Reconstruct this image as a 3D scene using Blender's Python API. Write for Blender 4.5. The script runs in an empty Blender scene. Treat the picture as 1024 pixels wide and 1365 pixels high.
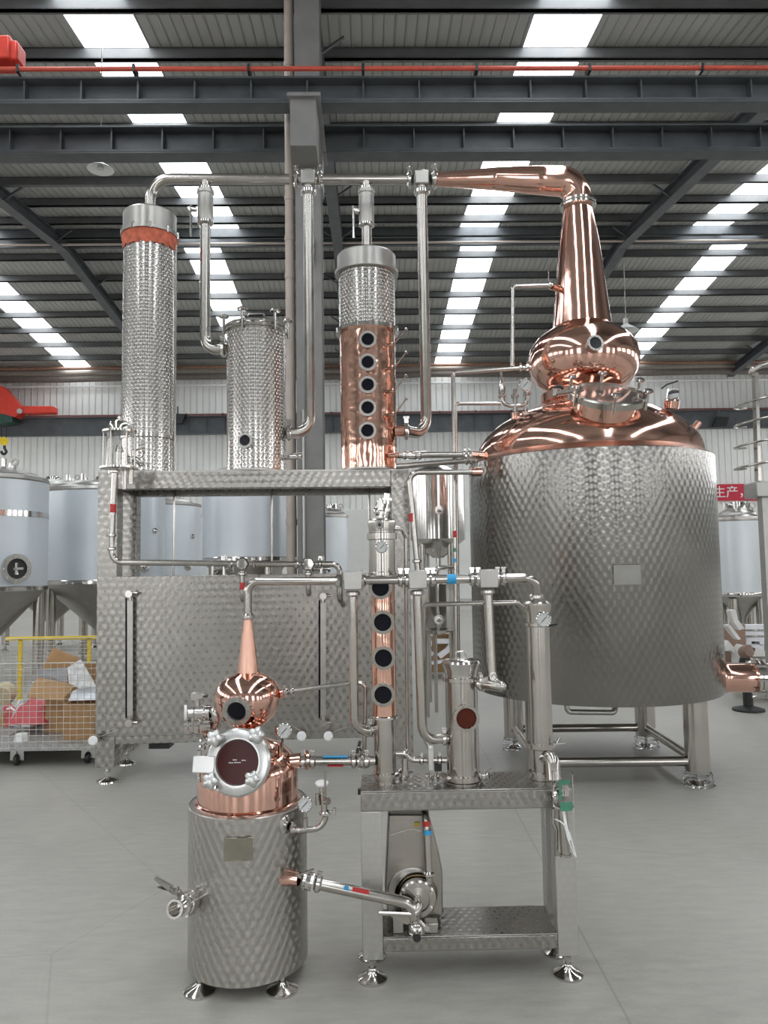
import bpy, math, random
from mathutils import Matrix, Vector
random.seed(7)
PI = math.pi
sc = bpy.context.scene
COL = sc.collection
V = Vector

# ------------------------------------------------------------------ camera
F, PITCH, ROLL, EYE = 1000.1, 0.074, -0.015, 1.55
_r = V((1, 0, 0)); _f = V((0, math.cos(PITCH), math.sin(PITCH))); _u = V((0, -math.sin(PITCH), math.cos(PITCH)))
_R = _r * math.cos(ROLL) + _u * math.sin(ROLL)
_U = -_r * math.sin(ROLL) + _u * math.cos(ROLL)
cam = bpy.data.cameras.new('camera'); co = bpy.data.objects.new('camera', cam); COL.objects.link(co)
cam.sensor_fit = 'HORIZONTAL'; cam.sensor_width = 36; cam.lens = 36 * F / 1024
cam.clip_end = 300
m = Matrix.Identity(4)
for i in range(3):
    m[i][0] = _R[i]; m[i][1] = _U[i]; m[i][2] = -_f[i]
m[2][3] = EYE
co.matrix_world = m
sc.camera = co

def at(u, v, Y):
    """point of the place at depth Y metres from the viewer, measured off the photograph"""
    d = _R * ((u - 512) / F) - _U * ((v - 682.5) / F) + _f
    return V((0, 0, EYE)) + d * (Y / d.y)

def zat(v, Y, u=512): return at(u, v, Y).z

# ------------------------------------------------------------------ materials
def newmat(name):
    m_ = bpy.data.materials.new(name); m_.use_nodes = True
    nt = m_.node_tree; b = nt.nodes['Principled BSDF']
    return m_, nt, b

def nd(nt, t, **k):
    n = nt.nodes.new(t)
    for a, v_ in k.items():
        if a == 'ins':
            for i, x in v_.items(): n.inputs[i].default_value = x
        else: setattr(n, a, v_)
    return n

def L(nt, a, b): nt.links.new(a, b)

def math_(nt, op, a, b=None, c=None):
    n = nt.nodes.new('ShaderNodeMath'); n.operation = op
    for i, x in enumerate((a, b, c)):
        if x is None: continue
        if isinstance(x, (int, float)): n.inputs[i].default_value = x
        else: L(nt, x, n.inputs[i])
    return n.outputs[0]

def ramp(nt, fac, stops):
    r = nt.nodes.new('ShaderNodeValToRGB')
    while len(r.color_ramp.elements) < len(stops): r.color_ramp.elements.new(.5)
    for e, (p, c) in zip(r.color_ramp.elements, stops):
        e.position = p; e.color = (*c, 1)
    L(nt, fac, r.inputs[0]); return r.outputs[0]

def noise(nt, scale, coord='Object', detail=4, vec=None, stretch=None):
    n = nt.nodes.new('ShaderNodeTexNoise'); n.inputs['Scale'].default_value = scale; n.inputs['Detail'].default_value = detail
    if vec is None:
        tc = nt.nodes.new('ShaderNodeTexCoord'); vec = tc.outputs[coord]
    if stretch:
        mp = nt.nodes.new('ShaderNodeMapping'); mp.inputs['Scale'].default_value = stretch; L(nt, vec, mp.inputs[0]); vec = mp.outputs[0]
    L(nt, vec, n.inputs['Vector'])
    return n.outputs['Fac']

def plain(name, col, rough=.5, metal=0, var=.12, nscale=6, bump=0, coat=0):
    m_, nt, b = newmat(name)
    b.inputs['Roughness'].default_value = rough; b.inputs['Metallic'].default_value = metal
    b.inputs['Coat Weight'].default_value = coat
    f = noise(nt, nscale)
    c = ramp(nt, f, [(.3, tuple(x * (1 - var) for x in col)), (.7, tuple(min(1, x * (1 + var)) for x in col))])
    L(nt, c, b.inputs['Base Color'])
    if bump:
        bp = nd(nt, 'ShaderNodeBump', ins={'Strength': bump, 'Distance': .01}); L(nt, f, bp.inputs['Height']); L(nt, bp.outputs[0], b.inputs['Normal'])
    return m_

def metal(name, col, rough, wob=.0, wscale=3, rvar=.06, aniso=0, lines=None):
    m_, nt, b = newmat(name)
    b.inputs['Metallic'].default_value = 1
    b.inputs['Anisotropic'].default_value = aniso
    f = noise(nt, 9, detail=5)
    L(nt, ramp(nt, f, [(.3, tuple(x * .93 for x in col)), (.7, tuple(min(1, x * 1.05) for x in col))]), b.inputs['Base Color'])
    L(nt, math_(nt, 'MULTIPLY_ADD', f, rvar, rough - rvar / 2), b.inputs['Roughness'])
    if wob:
        g = noise(nt, wscale, detail=2)
        bp = nd(nt, 'ShaderNodeBump', ins={'Strength': 1., 'Distance': wob}); L(nt, g, bp.inputs['Height']); L(nt, bp.outputs[0], b.inputs['Normal'])
    return m_

def cells(nt, cx, cy):
    """staggered grid on the UV map (metres): local x, y in each cell and the cell's distance"""
    uv = nt.nodes.new('ShaderNodeUVMap'); sp = nt.nodes.new('ShaderNodeSeparateXYZ'); L(nt, uv.outputs[0], sp.inputs[0])
    y = math_(nt, 'DIVIDE', sp.outputs[1], cy); row = math_(nt, 'FLOOR', y)
    off = math_(nt, 'MULTIPLY', math_(nt, 'FLOORED_MODULO', row, 2), .5)
    x = math_(nt, 'ADD', math_(nt, 'DIVIDE', sp.outputs[0], cx), off)
    lx = math_(nt, 'SUBTRACT', math_(nt, 'FRACT', x), .5)
    ly = math_(nt, 'SUBTRACT', math_(nt, 'FRACT', y), .5)
    d = math_(nt, 'SQRT', math_(nt, 'ADD', math_(nt, 'MULTIPLY', lx, lx), math_(nt, 'MULTIPLY', ly, ly)))
    cid = math_(nt, 'FRACT', math_(nt, 'MULTIPLY', math_(nt, 'ADD', math_(nt, 'MULTIPLY', row, 7.13), math_(nt, 'FLOOR', x)), .618))
    return lx, ly, d, cid

def swirl(name, cell, col=(.34, .325, .30), rough=.3, aniso=.85, row=.85, bump=.5):
    """sheet polished in overlapping round swirls: grooves run round each cell's centre"""
    m_, nt, b = newmat(name)
    lx, ly, d, cid = cells(nt, cell, cell * row)
    tg = nd(nt, 'ShaderNodeTangent', direction_type='UV_MAP')
    ge = nt.nodes.new('ShaderNodeNewGeometry')
    bt = nd(nt, 'ShaderNodeVectorMath', operation='CROSS_PRODUCT'); L(nt, ge.outputs['Normal'], bt.inputs[0]); L(nt, tg.outputs[0], bt.inputs[1])
    s1 = nd(nt, 'ShaderNodeVectorMath', operation='SCALE'); L(nt, tg.outputs[0], s1.inputs[0]); L(nt, math_(nt, 'MULTIPLY', ly, -1), s1.inputs['Scale'])
    s2 = nd(nt, 'ShaderNodeVectorMath', operation='SCALE'); L(nt, bt.outputs[0], s2.inputs[0]); L(nt, lx, s2.inputs['Scale'])
    ad = nd(nt, 'ShaderNodeVectorMath', operation='ADD'); L(nt, s1.outputs[0], ad.inputs[0]); L(nt, s2.outputs[0], ad.inputs[1])
    nm = nd(nt, 'ShaderNodeVectorMath', operation='NORMALIZE'); L(nt, ad.outputs[0], nm.inputs[0])
    L(nt, nm.outputs[0], b.inputs['Tangent'])
    b.inputs['Metallic'].default_value = 1; an = nd(nt, 'ShaderNodeMapRange', ins={'From Min': .02, 'From Max': .5, 'To Min': 0., 'To Max': aniso}); L(nt, d, an.inputs['Value']); L(nt, an.outputs[0], b.inputs['Anisotropic'])
    f = noise(nt, 2.5, detail=3)
    c = ramp(nt, f, [(.3, tuple(x * .92 for x in col)), (.7, tuple(x * 1.06 for x in col))])
    L(nt, c, b.inputs['Base Color'])
    rr = nd(nt, 'ShaderNodeMapRange', ins={'From Min': .05, 'From Max': .6, 'To Min': rough * .95, 'To Max': rough * 1.3}); L(nt, d, rr.inputs['Value']); L(nt, rr.outputs[0], b.inputs['Roughness'])
    uv = nt.nodes.new('ShaderNodeUVMap'); sp = nt.nodes.new('ShaderNodeSeparateXYZ'); L(nt, uv.outputs[0], sp.inputs[0])
    wx = math_(nt, 'COSINE', math_(nt, 'MULTIPLY', sp.outputs[0], 2 * PI / cell))
    wy = math_(nt, 'COSINE', math_(nt, 'MULTIPLY', sp.outputs[1], PI / (cell * row)))
    wob = noise(nt, 1.5, detail=2)
    h = math_(nt, 'ADD', math_(nt, 'MULTIPLY', math_(nt, 'MULTIPLY', wx, wy), bump * .014 * cell), math_(nt, 'MULTIPLY', wob, .004))
    bp = nd(nt, 'ShaderNodeBump', ins={'Strength': 1, 'Distance': 1}); L(nt, h, bp.inputs['Height'])
    L(nt, bp.outputs[0], b.inputs['Normal'])
    return m_

def dimple(name, cell, col=(.68, .66, .63), rough=.16, dist=.25):
    m_, nt, b = newmat(name)
    lx, ly, d, cid = cells(nt, cell, cell * .8)
    b.inputs['Metallic'].default_value = 1; b.inputs['Base Color'].default_value = (*col, 1); b.inputs['Roughness'].default_value = rough
    mr = nd(nt, 'ShaderNodeMapRange', interpolation_type='SMOOTHSTEP', ins={'From Min': .12, 'From Max': .42}); L(nt, d, mr.inputs['Value'])
    h = math_(nt, 'MULTIPLY', mr.outputs[0], cell)
    bp = nd(nt, 'ShaderNodeBump', ins={'Strength': 1, 'Distance': dist}); L(nt, h, bp.inputs['Height']); L(nt, bp.outputs[0], b.inputs['Normal'])
    return m_

def emis(name, col, s):
    m_, nt, b = newmat(name)
    b.inputs['Base Color'].default_value = (*col, 1); b.inputs['Emission Color'].default_value = (*col, 1); b.inputs['Emission Strength'].default_value = s
    return m_

STEEL = metal('steel pipe', (.47, .445, .41), .20)
POL = metal('polished steel', (.60, .58, .555), .13, wob=.0006, wscale=8)
SATIN = metal('satin steel', (.44, .425, .40), .32)
DARKST = metal('dull steel', (.42, .41, .39), .38)  # slightly darker and rougher than the satin steel
CAST = plain('cast alloy', (.60, .60, .585), .28, metal=.85, var=.06)
COPPER = metal('polished copper', (.78, .475, .385), .10, wob=.004, wscale=3)
COPPER2 = metal('hammered copper', (.77, .47, .37), .13, wob=.010, wscale=7)
COPSAT = metal('satin copper', (.66, .40, .31), .30, wob=.003, wscale=6)
SW_TANK = swirl('swirl steel tank', .056, col=(.29, .28, .262), rough=.21, bump=1.1)
SW_FRAME = swirl('swirl steel frame', .060, rough=.26, bump=.75)
SW_SMALL = swirl('swirl steel small still', .036, rough=.32, bump=.16, col=(.45, .43, .40))
SW_TABLE = swirl('swirl steel table', .034, rough=.27, bump=.28, aniso=.9)
DIMP = dimple('dimpled jacket', .034, col=(.6, .58, .555), rough=.14, dist=.16)
GLASSK = plain('black sight glass', (.012, .012, .016), .10)
GLASSR = plain('wine sight glass', (.055, .012, .010), .10)
GLASSC = plain('copper backed glass', (.11, .03, .02), .08, metal=.3)
FACE = plain('gauge face', (.52, .53, .52), .35, var=.03)
BLACK = plain('black rubber', (.02, .02, .02), .5)
WHITE = plain('white plastic', (.80, .80, .79), .35, var=.03)
REDT = plain('red tape', (.45, .03, .03), .45)
BLUET = plain('blue tape', (.03, .32, .62), .45)
GREENT = plain('green tape', (.06, .22, .14), .5)
CLOTH = plain('red cloth', (.52, .13, .075), .85, var=.3, nscale=20, bump=.4)
YELLOW = plain('yellow paint', (.80, .58, .02), .45)
REDP = plain('red paint', (.62, .05, .03), .42)
CARD = plain('cardboard', (.42, .25, .12), .85, var=.12, nscale=10)
FILM = plain('film covered steel', (.60, .645, .68), .30, metal=.15, var=.05, nscale=1.2)
FILM2 = plain('film covered steel far', (.64, .67, .69), .3, metal=.2, var=.05, nscale=1.2)
DKSTEELP = plain('dark grey painted steel', (.075, .082, .088), .42, var=.18, nscale=3)
PURL = plain('grey painted purlin', (.10, .102, .102), .45, var=.12, nscale=3)
COLP = plain('grey column paint', (.21, .205, .198), .5, var=.1, nscale=3)
BEIGE = plain('beige plastic pipe', (.44, .38, .33), .5, var=.06)
BRASS = metal('brass', (.75, .55, .28), .25)
WOOD = plain('plywood', (.33, .20, .10), .8)
PALER = plain('red plastic', (.55, .07, .09), .5)

def clear_mat(name, tint=(1, 1, 1), rough=.03):
    m_, nt, b = newmat(name)
    b.inputs['Base Color'].default_value = (*tint, 1); b.inputs['Roughness'].default_value = rough
    b.inputs['Transmission Weight'].default_value = 1; b.inputs['IOR'].default_value = 1.15
    return m_
CLEAR = clear_mat('clear glass')
for m_ in (GLASSK, GLASSR, GLASSC): m_.node_tree.nodes['Principled BSDF'].inputs['IOR'].default_value = 1.18
WRAP = clear_mat('clear plastic wrap', (.92, .93, .95), .18)

# ------------------------------------------------------------------ mesh builder
def axis(o, d, up=None):
    d = V(d).normalized(); q = Matrix.Identity(4) if d.z > .99999 else d.to_track_quat('Z', 'Y').to_matrix().to_4x4()
    q.translation = V(o); return q

class MB:
    def __init__(s): s.v = []; s.f = []; s.uv = []
    def add(s, vs, fs, uvs=None):
        o = len(s.v); s.v += [V(p) for p in vs]
        for i, f in enumerate(fs):
            s.f.append([o + k for k in f])
            if uvs: s.uv.append(uvs[i])
            else:
                p = [V(vs[k]) for k in f]
                n = (p[1] - p[0]).cross(p[2] - p[0])
                a = max(range(3), key=lambda j: abs(n[j]))
                ij = {0: (1, 2), 1: (0, 2), 2: (0, 1)}[a]
                s.uv.append([(q[ij[0]], q[ij[1]]) for q in p])
        return s
    def lathe(s, prof, M=None, seg=28, a0=0, a1=2 * PI):
        M = M or Matrix.Identity(4)
        full = abs(a1 - a0 - 2 * PI) < 1e-6
        vs, fs, uvs = [], [], []
        R = max(max(r for r, z in prof), 1e-5)
        n = len(prof); cols = seg if full else seg + 1
        for i in range(cols):
            a = a0 + (a1 - a0) * i / seg
            for r, z in prof: vs.append(M @ V((r * math.sin(a), r * math.cos(a), z)))
        ln = [0]
        for k in range(1, n): ln.append(ln[-1] + math.hypot(prof[k][0] - prof[k - 1][0], prof[k][1] - prof[k - 1][1]))
        for i in range(seg):
            j = (i + 1) % cols
            ua, ub = a0 + (a1 - a0) * i / seg, a0 + (a1 - a0) * (i + 1) / seg
            for k in range(n - 1):
                if prof[k][0] < 1e-6 and prof[k + 1][0] < 1e-6: continue
                q = [i * n + k, i * n + k + 1, j * n + k + 1, j * n + k]
                t = [(ua * R, ln[k]), (ua * R, ln[k + 1]), (ub * R, ln[k + 1]), (ub * R, ln[k])]
                if prof[k][0] < 1e-6: q = q[:3]; t = t[:3]
                elif prof[k + 1][0] < 1e-6: q = [q[0], q[1], q[3]]; t = [t[0], t[1], t[3]]
                fs.append(q); uvs.append(t)
        s.add(vs, fs, uvs); return s
    def cyl(s, a, b, r, r2=None, seg=16):
        a, b = V(a), V(b); h = (b - a).length
        return s.lathe([(0, 0), (r, 0), (r if r2 is None else r2, h), (0, h)], axis(a, b - a), seg)
    def box(s, c, d, M=None):
        c = V(c); x, y, z = (k / 2 for k in d)
        vs = [c + V((i * x, j * y, k * z)) for i in (-1, 1) for j in (-1, 1) for k in (-1, 1)]
        fs = [(0, 1, 3, 2), (4, 6, 7, 5), (0, 4, 5, 1), (2, 3, 7, 6), (0, 2, 6, 4), (1, 5, 7, 3)]
        if M is None: return s.add(vs, fs)
        o = len(s.f); s.add(vs, fs); k0 = len(s.v) - 8
        for k in range(k0, len(s.v)): s.v[k] = M @ s.v[k]
        return s
    def prism(s, pts, d):
        """closed outline of points extruded along vector d"""
        d = V(d); n = len(pts); vs = [V(p) for p in pts] + [V(p) + d for p in pts]
        return s.add(vs, [tuple(range(n))[::-1], tuple(range(n, 2 * n))] + [(i, (i + 1) % n, n + (i + 1) % n, n + i) for i in range(n)])
    def bar(s, a, b, w, t, up=(0, 0, 1)):
        a, b = V(a), V(b); d = (b - a); h = d.length; d.normalize()
        x = V(up).cross(d)
        if x.length < 1e-4: x = V((1, 0, 0)).cross(d)
        x.normalize(); y = d.cross(x)
        M = Matrix.Identity(4)
        for i in range(3): M[i][0] = x[i]; M[i][1] = y[i]; M[i][2] = d[i]; M[i][3] = a[i]
        return s.box((0, 0, h / 2), (w, t, h), M)
    def tube(s, pts, r, bend=None, seg=14, taper=None, nb=7, cap=True):
        pts = [V(p) for p in pts]; bend = bend or 0
        path = [pts[0]]
        for i in range(1, len(pts) - 1):
            p, a, b = pts[i], (pts[i - 1] - pts[i]), (pts[i + 1] - pts[i])
            la, lb = a.length, b.length; a.normalize(); b.normalize()
            ang = a.angle(b)
            if bend and ang < PI - .02:
                t = min(bend / math.tan(ang / 2), la * .48 if i > 1 else la * .95, lb * .48 if i < len(pts) - 2 else lb * .95)
                R = t * math.tan(ang / 2); bis = (a + b).normalized(); c = p + bis * (R / math.sin(ang / 2))
                v0 = (p + a * t) - c; v1 = (p + b * t) - c; th = v0.angle(v1)
                for k in range(nb + 1):
                    q = k / nb
                    path.append(c + (v0 * math.sin((1 - q) * th) + v1 * math.sin(q * th)) / math.sin(th))
            else: path.append(p)
        path.append(pts[-1])
        n = len(path); tot = sum((path[i + 1] - path[i]).length for i in range(n - 1)); acc = 0
        d0 = (path[1] - path[0]).normalized(); x = d0.orthogonal().normalized()
        vs, fs, uvs = [], [], []; ls = []
        for i, p in enumerate(path):
            if i: acc += (path[i] - path[i - 1]).length
            d = ((path[i + 1] - p) if i < n - 1 else (p - path[i - 1])).normalized()
            if 0 < i < n - 1: d = (d + (p - path[i - 1]).normalized()).normalized()
            x = (x - d * x.dot(d)).normalized(); y = d.cross(x)
            rr = r if taper is None else taper(acc / tot)
            ls.append(acc)
            for k in range(seg):
                a = 2 * PI * k / seg; vs.append(p + (x * math.cos(a) + y * math.sin(a)) * rr)
        for i in range(n - 1):
            for k in range(seg):
                k2 = (k + 1) % seg
                fs.append((i * seg + k, i * seg + k2, (i + 1) * seg + k2, (i + 1) * seg + k))
                u0, u1 = 2 * PI * k / seg * r, 2 * PI * (k + 1) / seg * r
                uvs.append([(u0, ls[i]), (u1, ls[i]), (u1, ls[i + 1]), (u0, ls[i + 1])])
        if cap:
            fs.append(tuple(range(seg))[::-1]); uvs.append([(0, 0)] * seg)
            fs.append(tuple((n - 1) * seg + k for k in range(seg))); uvs.append([(0, 0)] * seg)
        return s.add(vs, fs, uvs)
    def build(s, name, mat, parent=None, label=None, sharp=35, bevel=0, kind=None):
        if parent is not None: org = ORG[parent.name]
        else:
            xs = [p.x for p in s.v]; ys = [p.y for p in s.v]
            org = V(((min(xs) + max(xs)) / 2, (min(ys) + max(ys)) / 2, min(p.z for p in s.v)))
        me = bpy.data.meshes.new(name)
        me.from_pydata([tuple(p - org) for p in s.v], [], s.f)
        uv = me.uv_layers.new(name='UVMap'); flat = []
        for t in s.uv:
            for q in t: flat += [q[0], q[1]]
        uv.data.foreach_set('uv', flat)
        me.materials.append(mat)
        import bmesh
        bm = bmesh.new(); bm.from_mesh(me)
        bmesh.ops.remove_doubles(bm, verts=bm.verts, dist=1e-6)
        bmesh.ops.recalc_face_normals(bm, faces=bm.faces); bm.to_mesh(me); bm.free()
        me.polygons.foreach_set('use_smooth', [True] * len(me.polygons))
        me.set_sharp_from_angle(angle=math.radians(sharp))
        o = bpy.data.objects.new(name, me); COL.objects.link(o)
        if parent is not None: o.parent = parent
        else: o.location = org
        ORG[o.name] = org
        if bevel:
            b = o.modifiers.new('bevel', 'BEVEL'); b.width = bevel; b.segments = 2; b.limit_method = 'ANGLE'; b.angle_limit = math.radians(40)
        if label: o['label'] = label
        if kind: o['kind'] = kind
        return o
ORG = {}

def thing(name, label, cat, loc, group=None):
    o = bpy.data.objects.new(name, None); COL.objects.link(o); o.empty_display_size = .1
    o.location = loc; ORG[o.name] = V(loc)
    o['label'] = label; o['category'] = cat
    if group: o['group'] = group
    return o

def tag(o, label, cat, group=None, kind=None):
    o['label'] = label; o['category'] = cat
    if group: o['group'] = group
    if kind: o['kind'] = kind
    return o

def struct(name, mb, mat, label=None, **k):
    o = mb.build(name, mat, **k); o['kind'] = 'structure'
    if label: o['label'] = label
    return o

# ------------------------------------------------------------------ fittings shared by the stills
def clamp(root, p, d, r, w=None, name='clamp', wing=True, mat=None):
    """tri-clamp joint around a pipe of radius r"""
    p, d = V(p), V(d).normalized(); w = w or r * .9
    R = r * 1.55
    mb = MB().lathe([(r, -w), (r * 1.15, -w), (R, -w * .45), (R, w * .45), (r * 1.15, w), (r, w)], axis(p, d), 20)
    if wing:
        s = d.orthogonal().normalized(); s = (Matrix.Rotation(1.1, 3, d) @ s)
        mb.box(p + s * R * 1.1, (r * .7, r * .7, r * .7)); mb.cyl(p + s * R, p + s * (R + r * .9), r * .16, seg=6)
        mb.bar(p + s * (R + r * .8) - d * r * .5, p + s * (R + r * .8) + d * r * .5, r * .25, r * .4)
    return mb.build(name, mat or POL, root)

def pipe(root, pts, r, bend=None, name='pipe', mat=None, label=None, **k):
    return MB().tube(pts, r, bend or r * 2.6, **k).build(name, mat or STEEL, root, label)

def sight(root, p, n, R, r, glass=None, bolts=10, name='sight_glass', depth=.03, bm=None):
    p, n = V(p), V(n).normalized(); M = axis(p, n)
    mb = MB().lathe([(R * .8, -depth), (R * .8, 0), (R, 0), (R, R * .28), (r * 1.1, R * .28), (r, R * .16), (r, 0)], M, 28)
    for k in range(bolts):
        a = 2 * PI * k / bolts; q = M @ V((math.cos(a) * (R + r) / 2, math.sin(a) * (R + r) / 2, R * .28))
        mb.cyl(q, q + n * R * .1, (R - r) * .22, seg=6)
    o = mb.build(name, bm or SATIN, root)
    MB().lathe([(0, R * .14), (r * 1.01, R * .14)], M, 24).build('glass', glass or GLASSK, o)
    return o

def gauge(root, p, n, R, stem=None, mat=None, ang=.8):
    p, n = V(p), V(n).normalized(); M = axis(p, n)
    mb = MB().lathe([(0, -R * .5), (R * .92, -R * .5), (R, -R * .35), (R * 1.05, .0), (R * .95, R * .08), (R * .88, 0)], M, 26)
    if stem is not None: mb.tube([p - n * R * .25, stem], R * .2, seg=8)
    g = mb.build('pressure_gauge', mat or POL, root)
    MB().lathe([(0, 0), (R * .9, 0)], M, 24).build('dial', FACE, g)
    up = (V((0, 0, 1)) - n * n.z).normalized(); rt = up.cross(n) * -1
    nd_ = MB(); dd = (rt * math.cos(ang) + up * math.sin(ang)) if rt.x > 0 else (-rt * math.cos(ang) + up * math.sin(ang))
    nd_.bar(p - dd * R * .5 + n * R * .04, p + dd * R * .55 + n * R * .04, R * .1, R * .03, up=n)
    for k in range(9):
        a = math.radians(-45 + k * 33.75); e = (rt if rt.x > 0 else -rt) * math.cos(a) + up * math.sin(a)
        nd_.bar(p + e * R * .62 + n * R * .03, p + e * R * .8 + n * R * .03, R * .05, R * .02, up=n)
    nd_.build('needle', BLACK, g)
    return g

def tape(root, p, d, r, w, mat, name='tape'):
    p, d = V(p), V(d).normalized()
    return MB().lathe([(r * 1.0, -w / 2), (r * 1.05, -w / 2), (r * 1.05, w / 2), (r, w / 2)], axis(p, d), 16).build(name, mat, root)

def lever(root, base, tip, w, t, name='lever_handle', mat=None):
    base, tip = V(base), V(tip); d = (tip - base)
    mb = MB().bar(base - d * .12, tip, w, t); mb.cyl(base + V((0, 0, -w * .7)), base + V((0, 0, w * .5)), w * .45, seg=10)
    return mb.build(name, mat or POL, root, bevel=t * .2)

def ballvalve(root, a, b, r, handle=None, name='ball_valve'):
    """valve body between points a and b of a pipe of radius r"""
    a, b = V(a), V(b); d = b - a; h = d.length
    mb = MB().lathe([(r, 0), (r * 1.7, 0), (r * 1.7, h * .12), (r * 1.25, h * .16), (r * 1.25, h * .25), (r * 1.65, h * .3), (r * 1.7, h * .7), (r * 1.25, h * .75), (r * 1.25, h * .84), (r * 1.7, h * .88), (r * 1.7, h), (r, h)], axis(a, d), 20)
    for k in range(4):
        e = Matrix.Rotation(k * PI / 2 + .6, 3, d.normalized()) @ d.orthogonal().normalized()
        mb.cyl(a + e * r * 1.6 + d * .1, b + e * r * 1.6 - d * .1, r * .18, seg=6)
    o = mb.build(name, POL, root)
    if handle:
        c = (a + b) / 2; base, tip = V(handle[0]), V(handle[1])
        h_ = MB().tube([c, base], r * .35, seg=8); h_.bar(base, tip, r * .55, r * .25); h_.build('lever_handle', STEEL, o)
    return o

# ------------------------------------------------------------------ the hall
BY = -0.02                                   # the hall is turned a little against the viewer
BM = Matrix.Rotation(-BY, 4, 'Z')
def B(x, y, z): return BM @ V((x, y, z))
def bld(u, v, D):
    """point on the hall's cross plane at depth D"""
    d = at(u, v, 1) - V((0, 0, EYE)); n = BM @ V((0, 1, 0))
    return V((0, 0, EYE)) + d * (D / d.dot(n))
def inv(p): return BM.inverted() @ V(p)

YC, YR, YW = 11.8, 24.2, 36.5                # column row, roof ridge, far wall
ZR = bld(512, 308, YR).z; ZE = bld(512, 496, YW).z          # ridge, eaves
ZE = (ZE + ZR - 1.1) / 2
XL, XR, YB = -25, 25, -12.2
def zroof(y):
    if y >= YR: return ZR - (y - YR) * (ZR - ZE) / (YW - YR)
    if y >= YC: return ZE + (y - YC) * (ZR - ZE) / (YR - YC)
    return ZE + (YC - y) * (ZR - ZE) / 12.0 if y > YC - 12 else ZR - (YC - 12 - y) * (ZR - ZE) / 12.0
def hallbox(mb, x0, x1, y0, y1, z0, z1):
    return mb.box(((x0 + x1) / 2, (y0 + y1) / 2, (z0 + z1) / 2), (x1 - x0, y1 - y0, z1 - z0), BM)

def floor_mat():
    m_, nt, b = newmat('grey sealed concrete floor')
    tc = nt.nodes.new('ShaderNodeTexCoord'); o = tc.outputs['Object']
    f1 = noise(nt, .55, vec=o, detail=6); f2 = noise(nt, 7, vec=o, detail=6, stretch=(1, 3.2, 1)); f3 = noise(nt, 60, vec=o, detail=3)
    mix = math_(nt, 'ADD', math_(nt, 'MULTIPLY', f1, .5), math_(nt, 'ADD', math_(nt, 'MULTIPLY', f2, .4), math_(nt, 'MULTIPLY', f3, .1)))
    c = ramp(nt, mix, [(.34, (.285, .273, .245)), (.5, (.355, .341, .306)), (.64, (.415, .40, .358))])
    # trowel scratches and a few expansion joints
    vz = nd(nt, 'ShaderNodeTexVoronoi', feature='DISTANCE_TO_EDGE', ins={'Scale': .33}); 
    wn = nd(nt, 'ShaderNodeMapping', ins={'Scale': (1, 1, 1)}); L(nt, o, wn.inputs[0]); L(nt, wn.outputs[0], vz.inputs['Vector'])
    crack = math_(nt, 'LESS_THAN', vz.outputs['Distance'], .0016)
    br = nd(nt, 'ShaderNodeSeparateXYZ'); L(nt, o, br.inputs[0])
    jx = math_(nt, 'LESS_THAN', math_(nt, 'ABSOLUTE', math_(nt, 'SUBTRACT', math_(nt, 'FRACT', math_(nt, 'DIVIDE', math_(nt, 'ADD', br.outputs[0], .95), 4.)), .5)), .0012)
    jy = math_(nt, 'LESS_THAN', math_(nt, 'ABSOLUTE', math_(nt, 'SUBTRACT', math_(nt, 'FRACT', math_(nt, 'DIVIDE', math_(nt, 'ADD', br.outputs[1], .4), 4.)), .5)), .0012)
    jt = math_(nt, 'MULTIPLY', math_(nt, 'MAXIMUM', math_(nt, 'MAXIMUM', jx, jy), math_(nt, 'MULTIPLY', crack, .5)), .30)
    mx = nd(nt, 'ShaderNodeMix', data_type='RGBA'); L(nt, jt, mx.inputs[0]); L(nt, c, mx.inputs[6]); mx.inputs[7].default_value = (.1, .1, .095, 1)
    L(nt, mx.outputs[2], b.inputs['Base Color'])
    L(nt, math_(nt, 'MULTIPLY_ADD', f2, .25, .30), b.inputs['Roughness'])
    bp = nd(nt, 'ShaderNodeBump', ins={'Strength': .12, 'Distance': .01}); L(nt, mix, bp.inputs['Height']); L(nt, bp.outputs[0], b.inputs['Normal'])
    return m_

def ribbed(name, col, pitch, ax=0, rough=.45, depth=.03, var=.06):
    m_, nt, b = newmat(name)
    tc = nt.nodes.new('ShaderNodeTexCoord'); mp = nd(nt, 'ShaderNodeMapping', ins={'Rotation': (0, 0, BY)}); L(nt, tc.outputs['Object'], mp.inputs[0])
    sp = nt.nodes.new('ShaderNodeSeparateXYZ'); L(nt, mp.outputs[0], sp.inputs[0])
    x = math_(nt, 'FRACT', math_(nt, 'DIVIDE', sp.outputs[ax], pitch))
    t = math_(nt, 'ABSOLUTE', math_(nt, 'SUBTRACT', x, .5))
    mr = nd(nt, 'ShaderNodeMapRange', ins={'From Min': .36, 'From Max': .46}); L(nt, t, mr.inputs['Value'])
    bp = nd(nt, 'ShaderNodeBump', ins={'Strength': .9, 'Distance': depth}); L(nt, mr.outputs[0], bp.inputs['Height']); L(nt, bp.outputs[0], b.inputs['Normal'])
    seam = math_(nt, 'GREATER_THAN', t, .475)
    f = noise(nt, .8, vec=mp.outputs[0], detail=5)
    c = ramp(nt, f, [(.3, tuple(q * (1 - var) for q in col)), (.7, tuple(q * (1 + var) for q in col))])
    mx = nd(nt, 'ShaderNodeMix', data_type='RGBA'); L(nt, math_(nt, 'MULTIPLY', seam, .45), mx.inputs[0]); L(nt, c, mx.inputs[6]); mx.inputs[7].default_value = (*[q * .35 for q in col], 1)
    L(nt, mx.outputs[2], b.inputs['Base Color']); b.inputs['Roughness'].default_value = rough
    return m_

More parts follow.
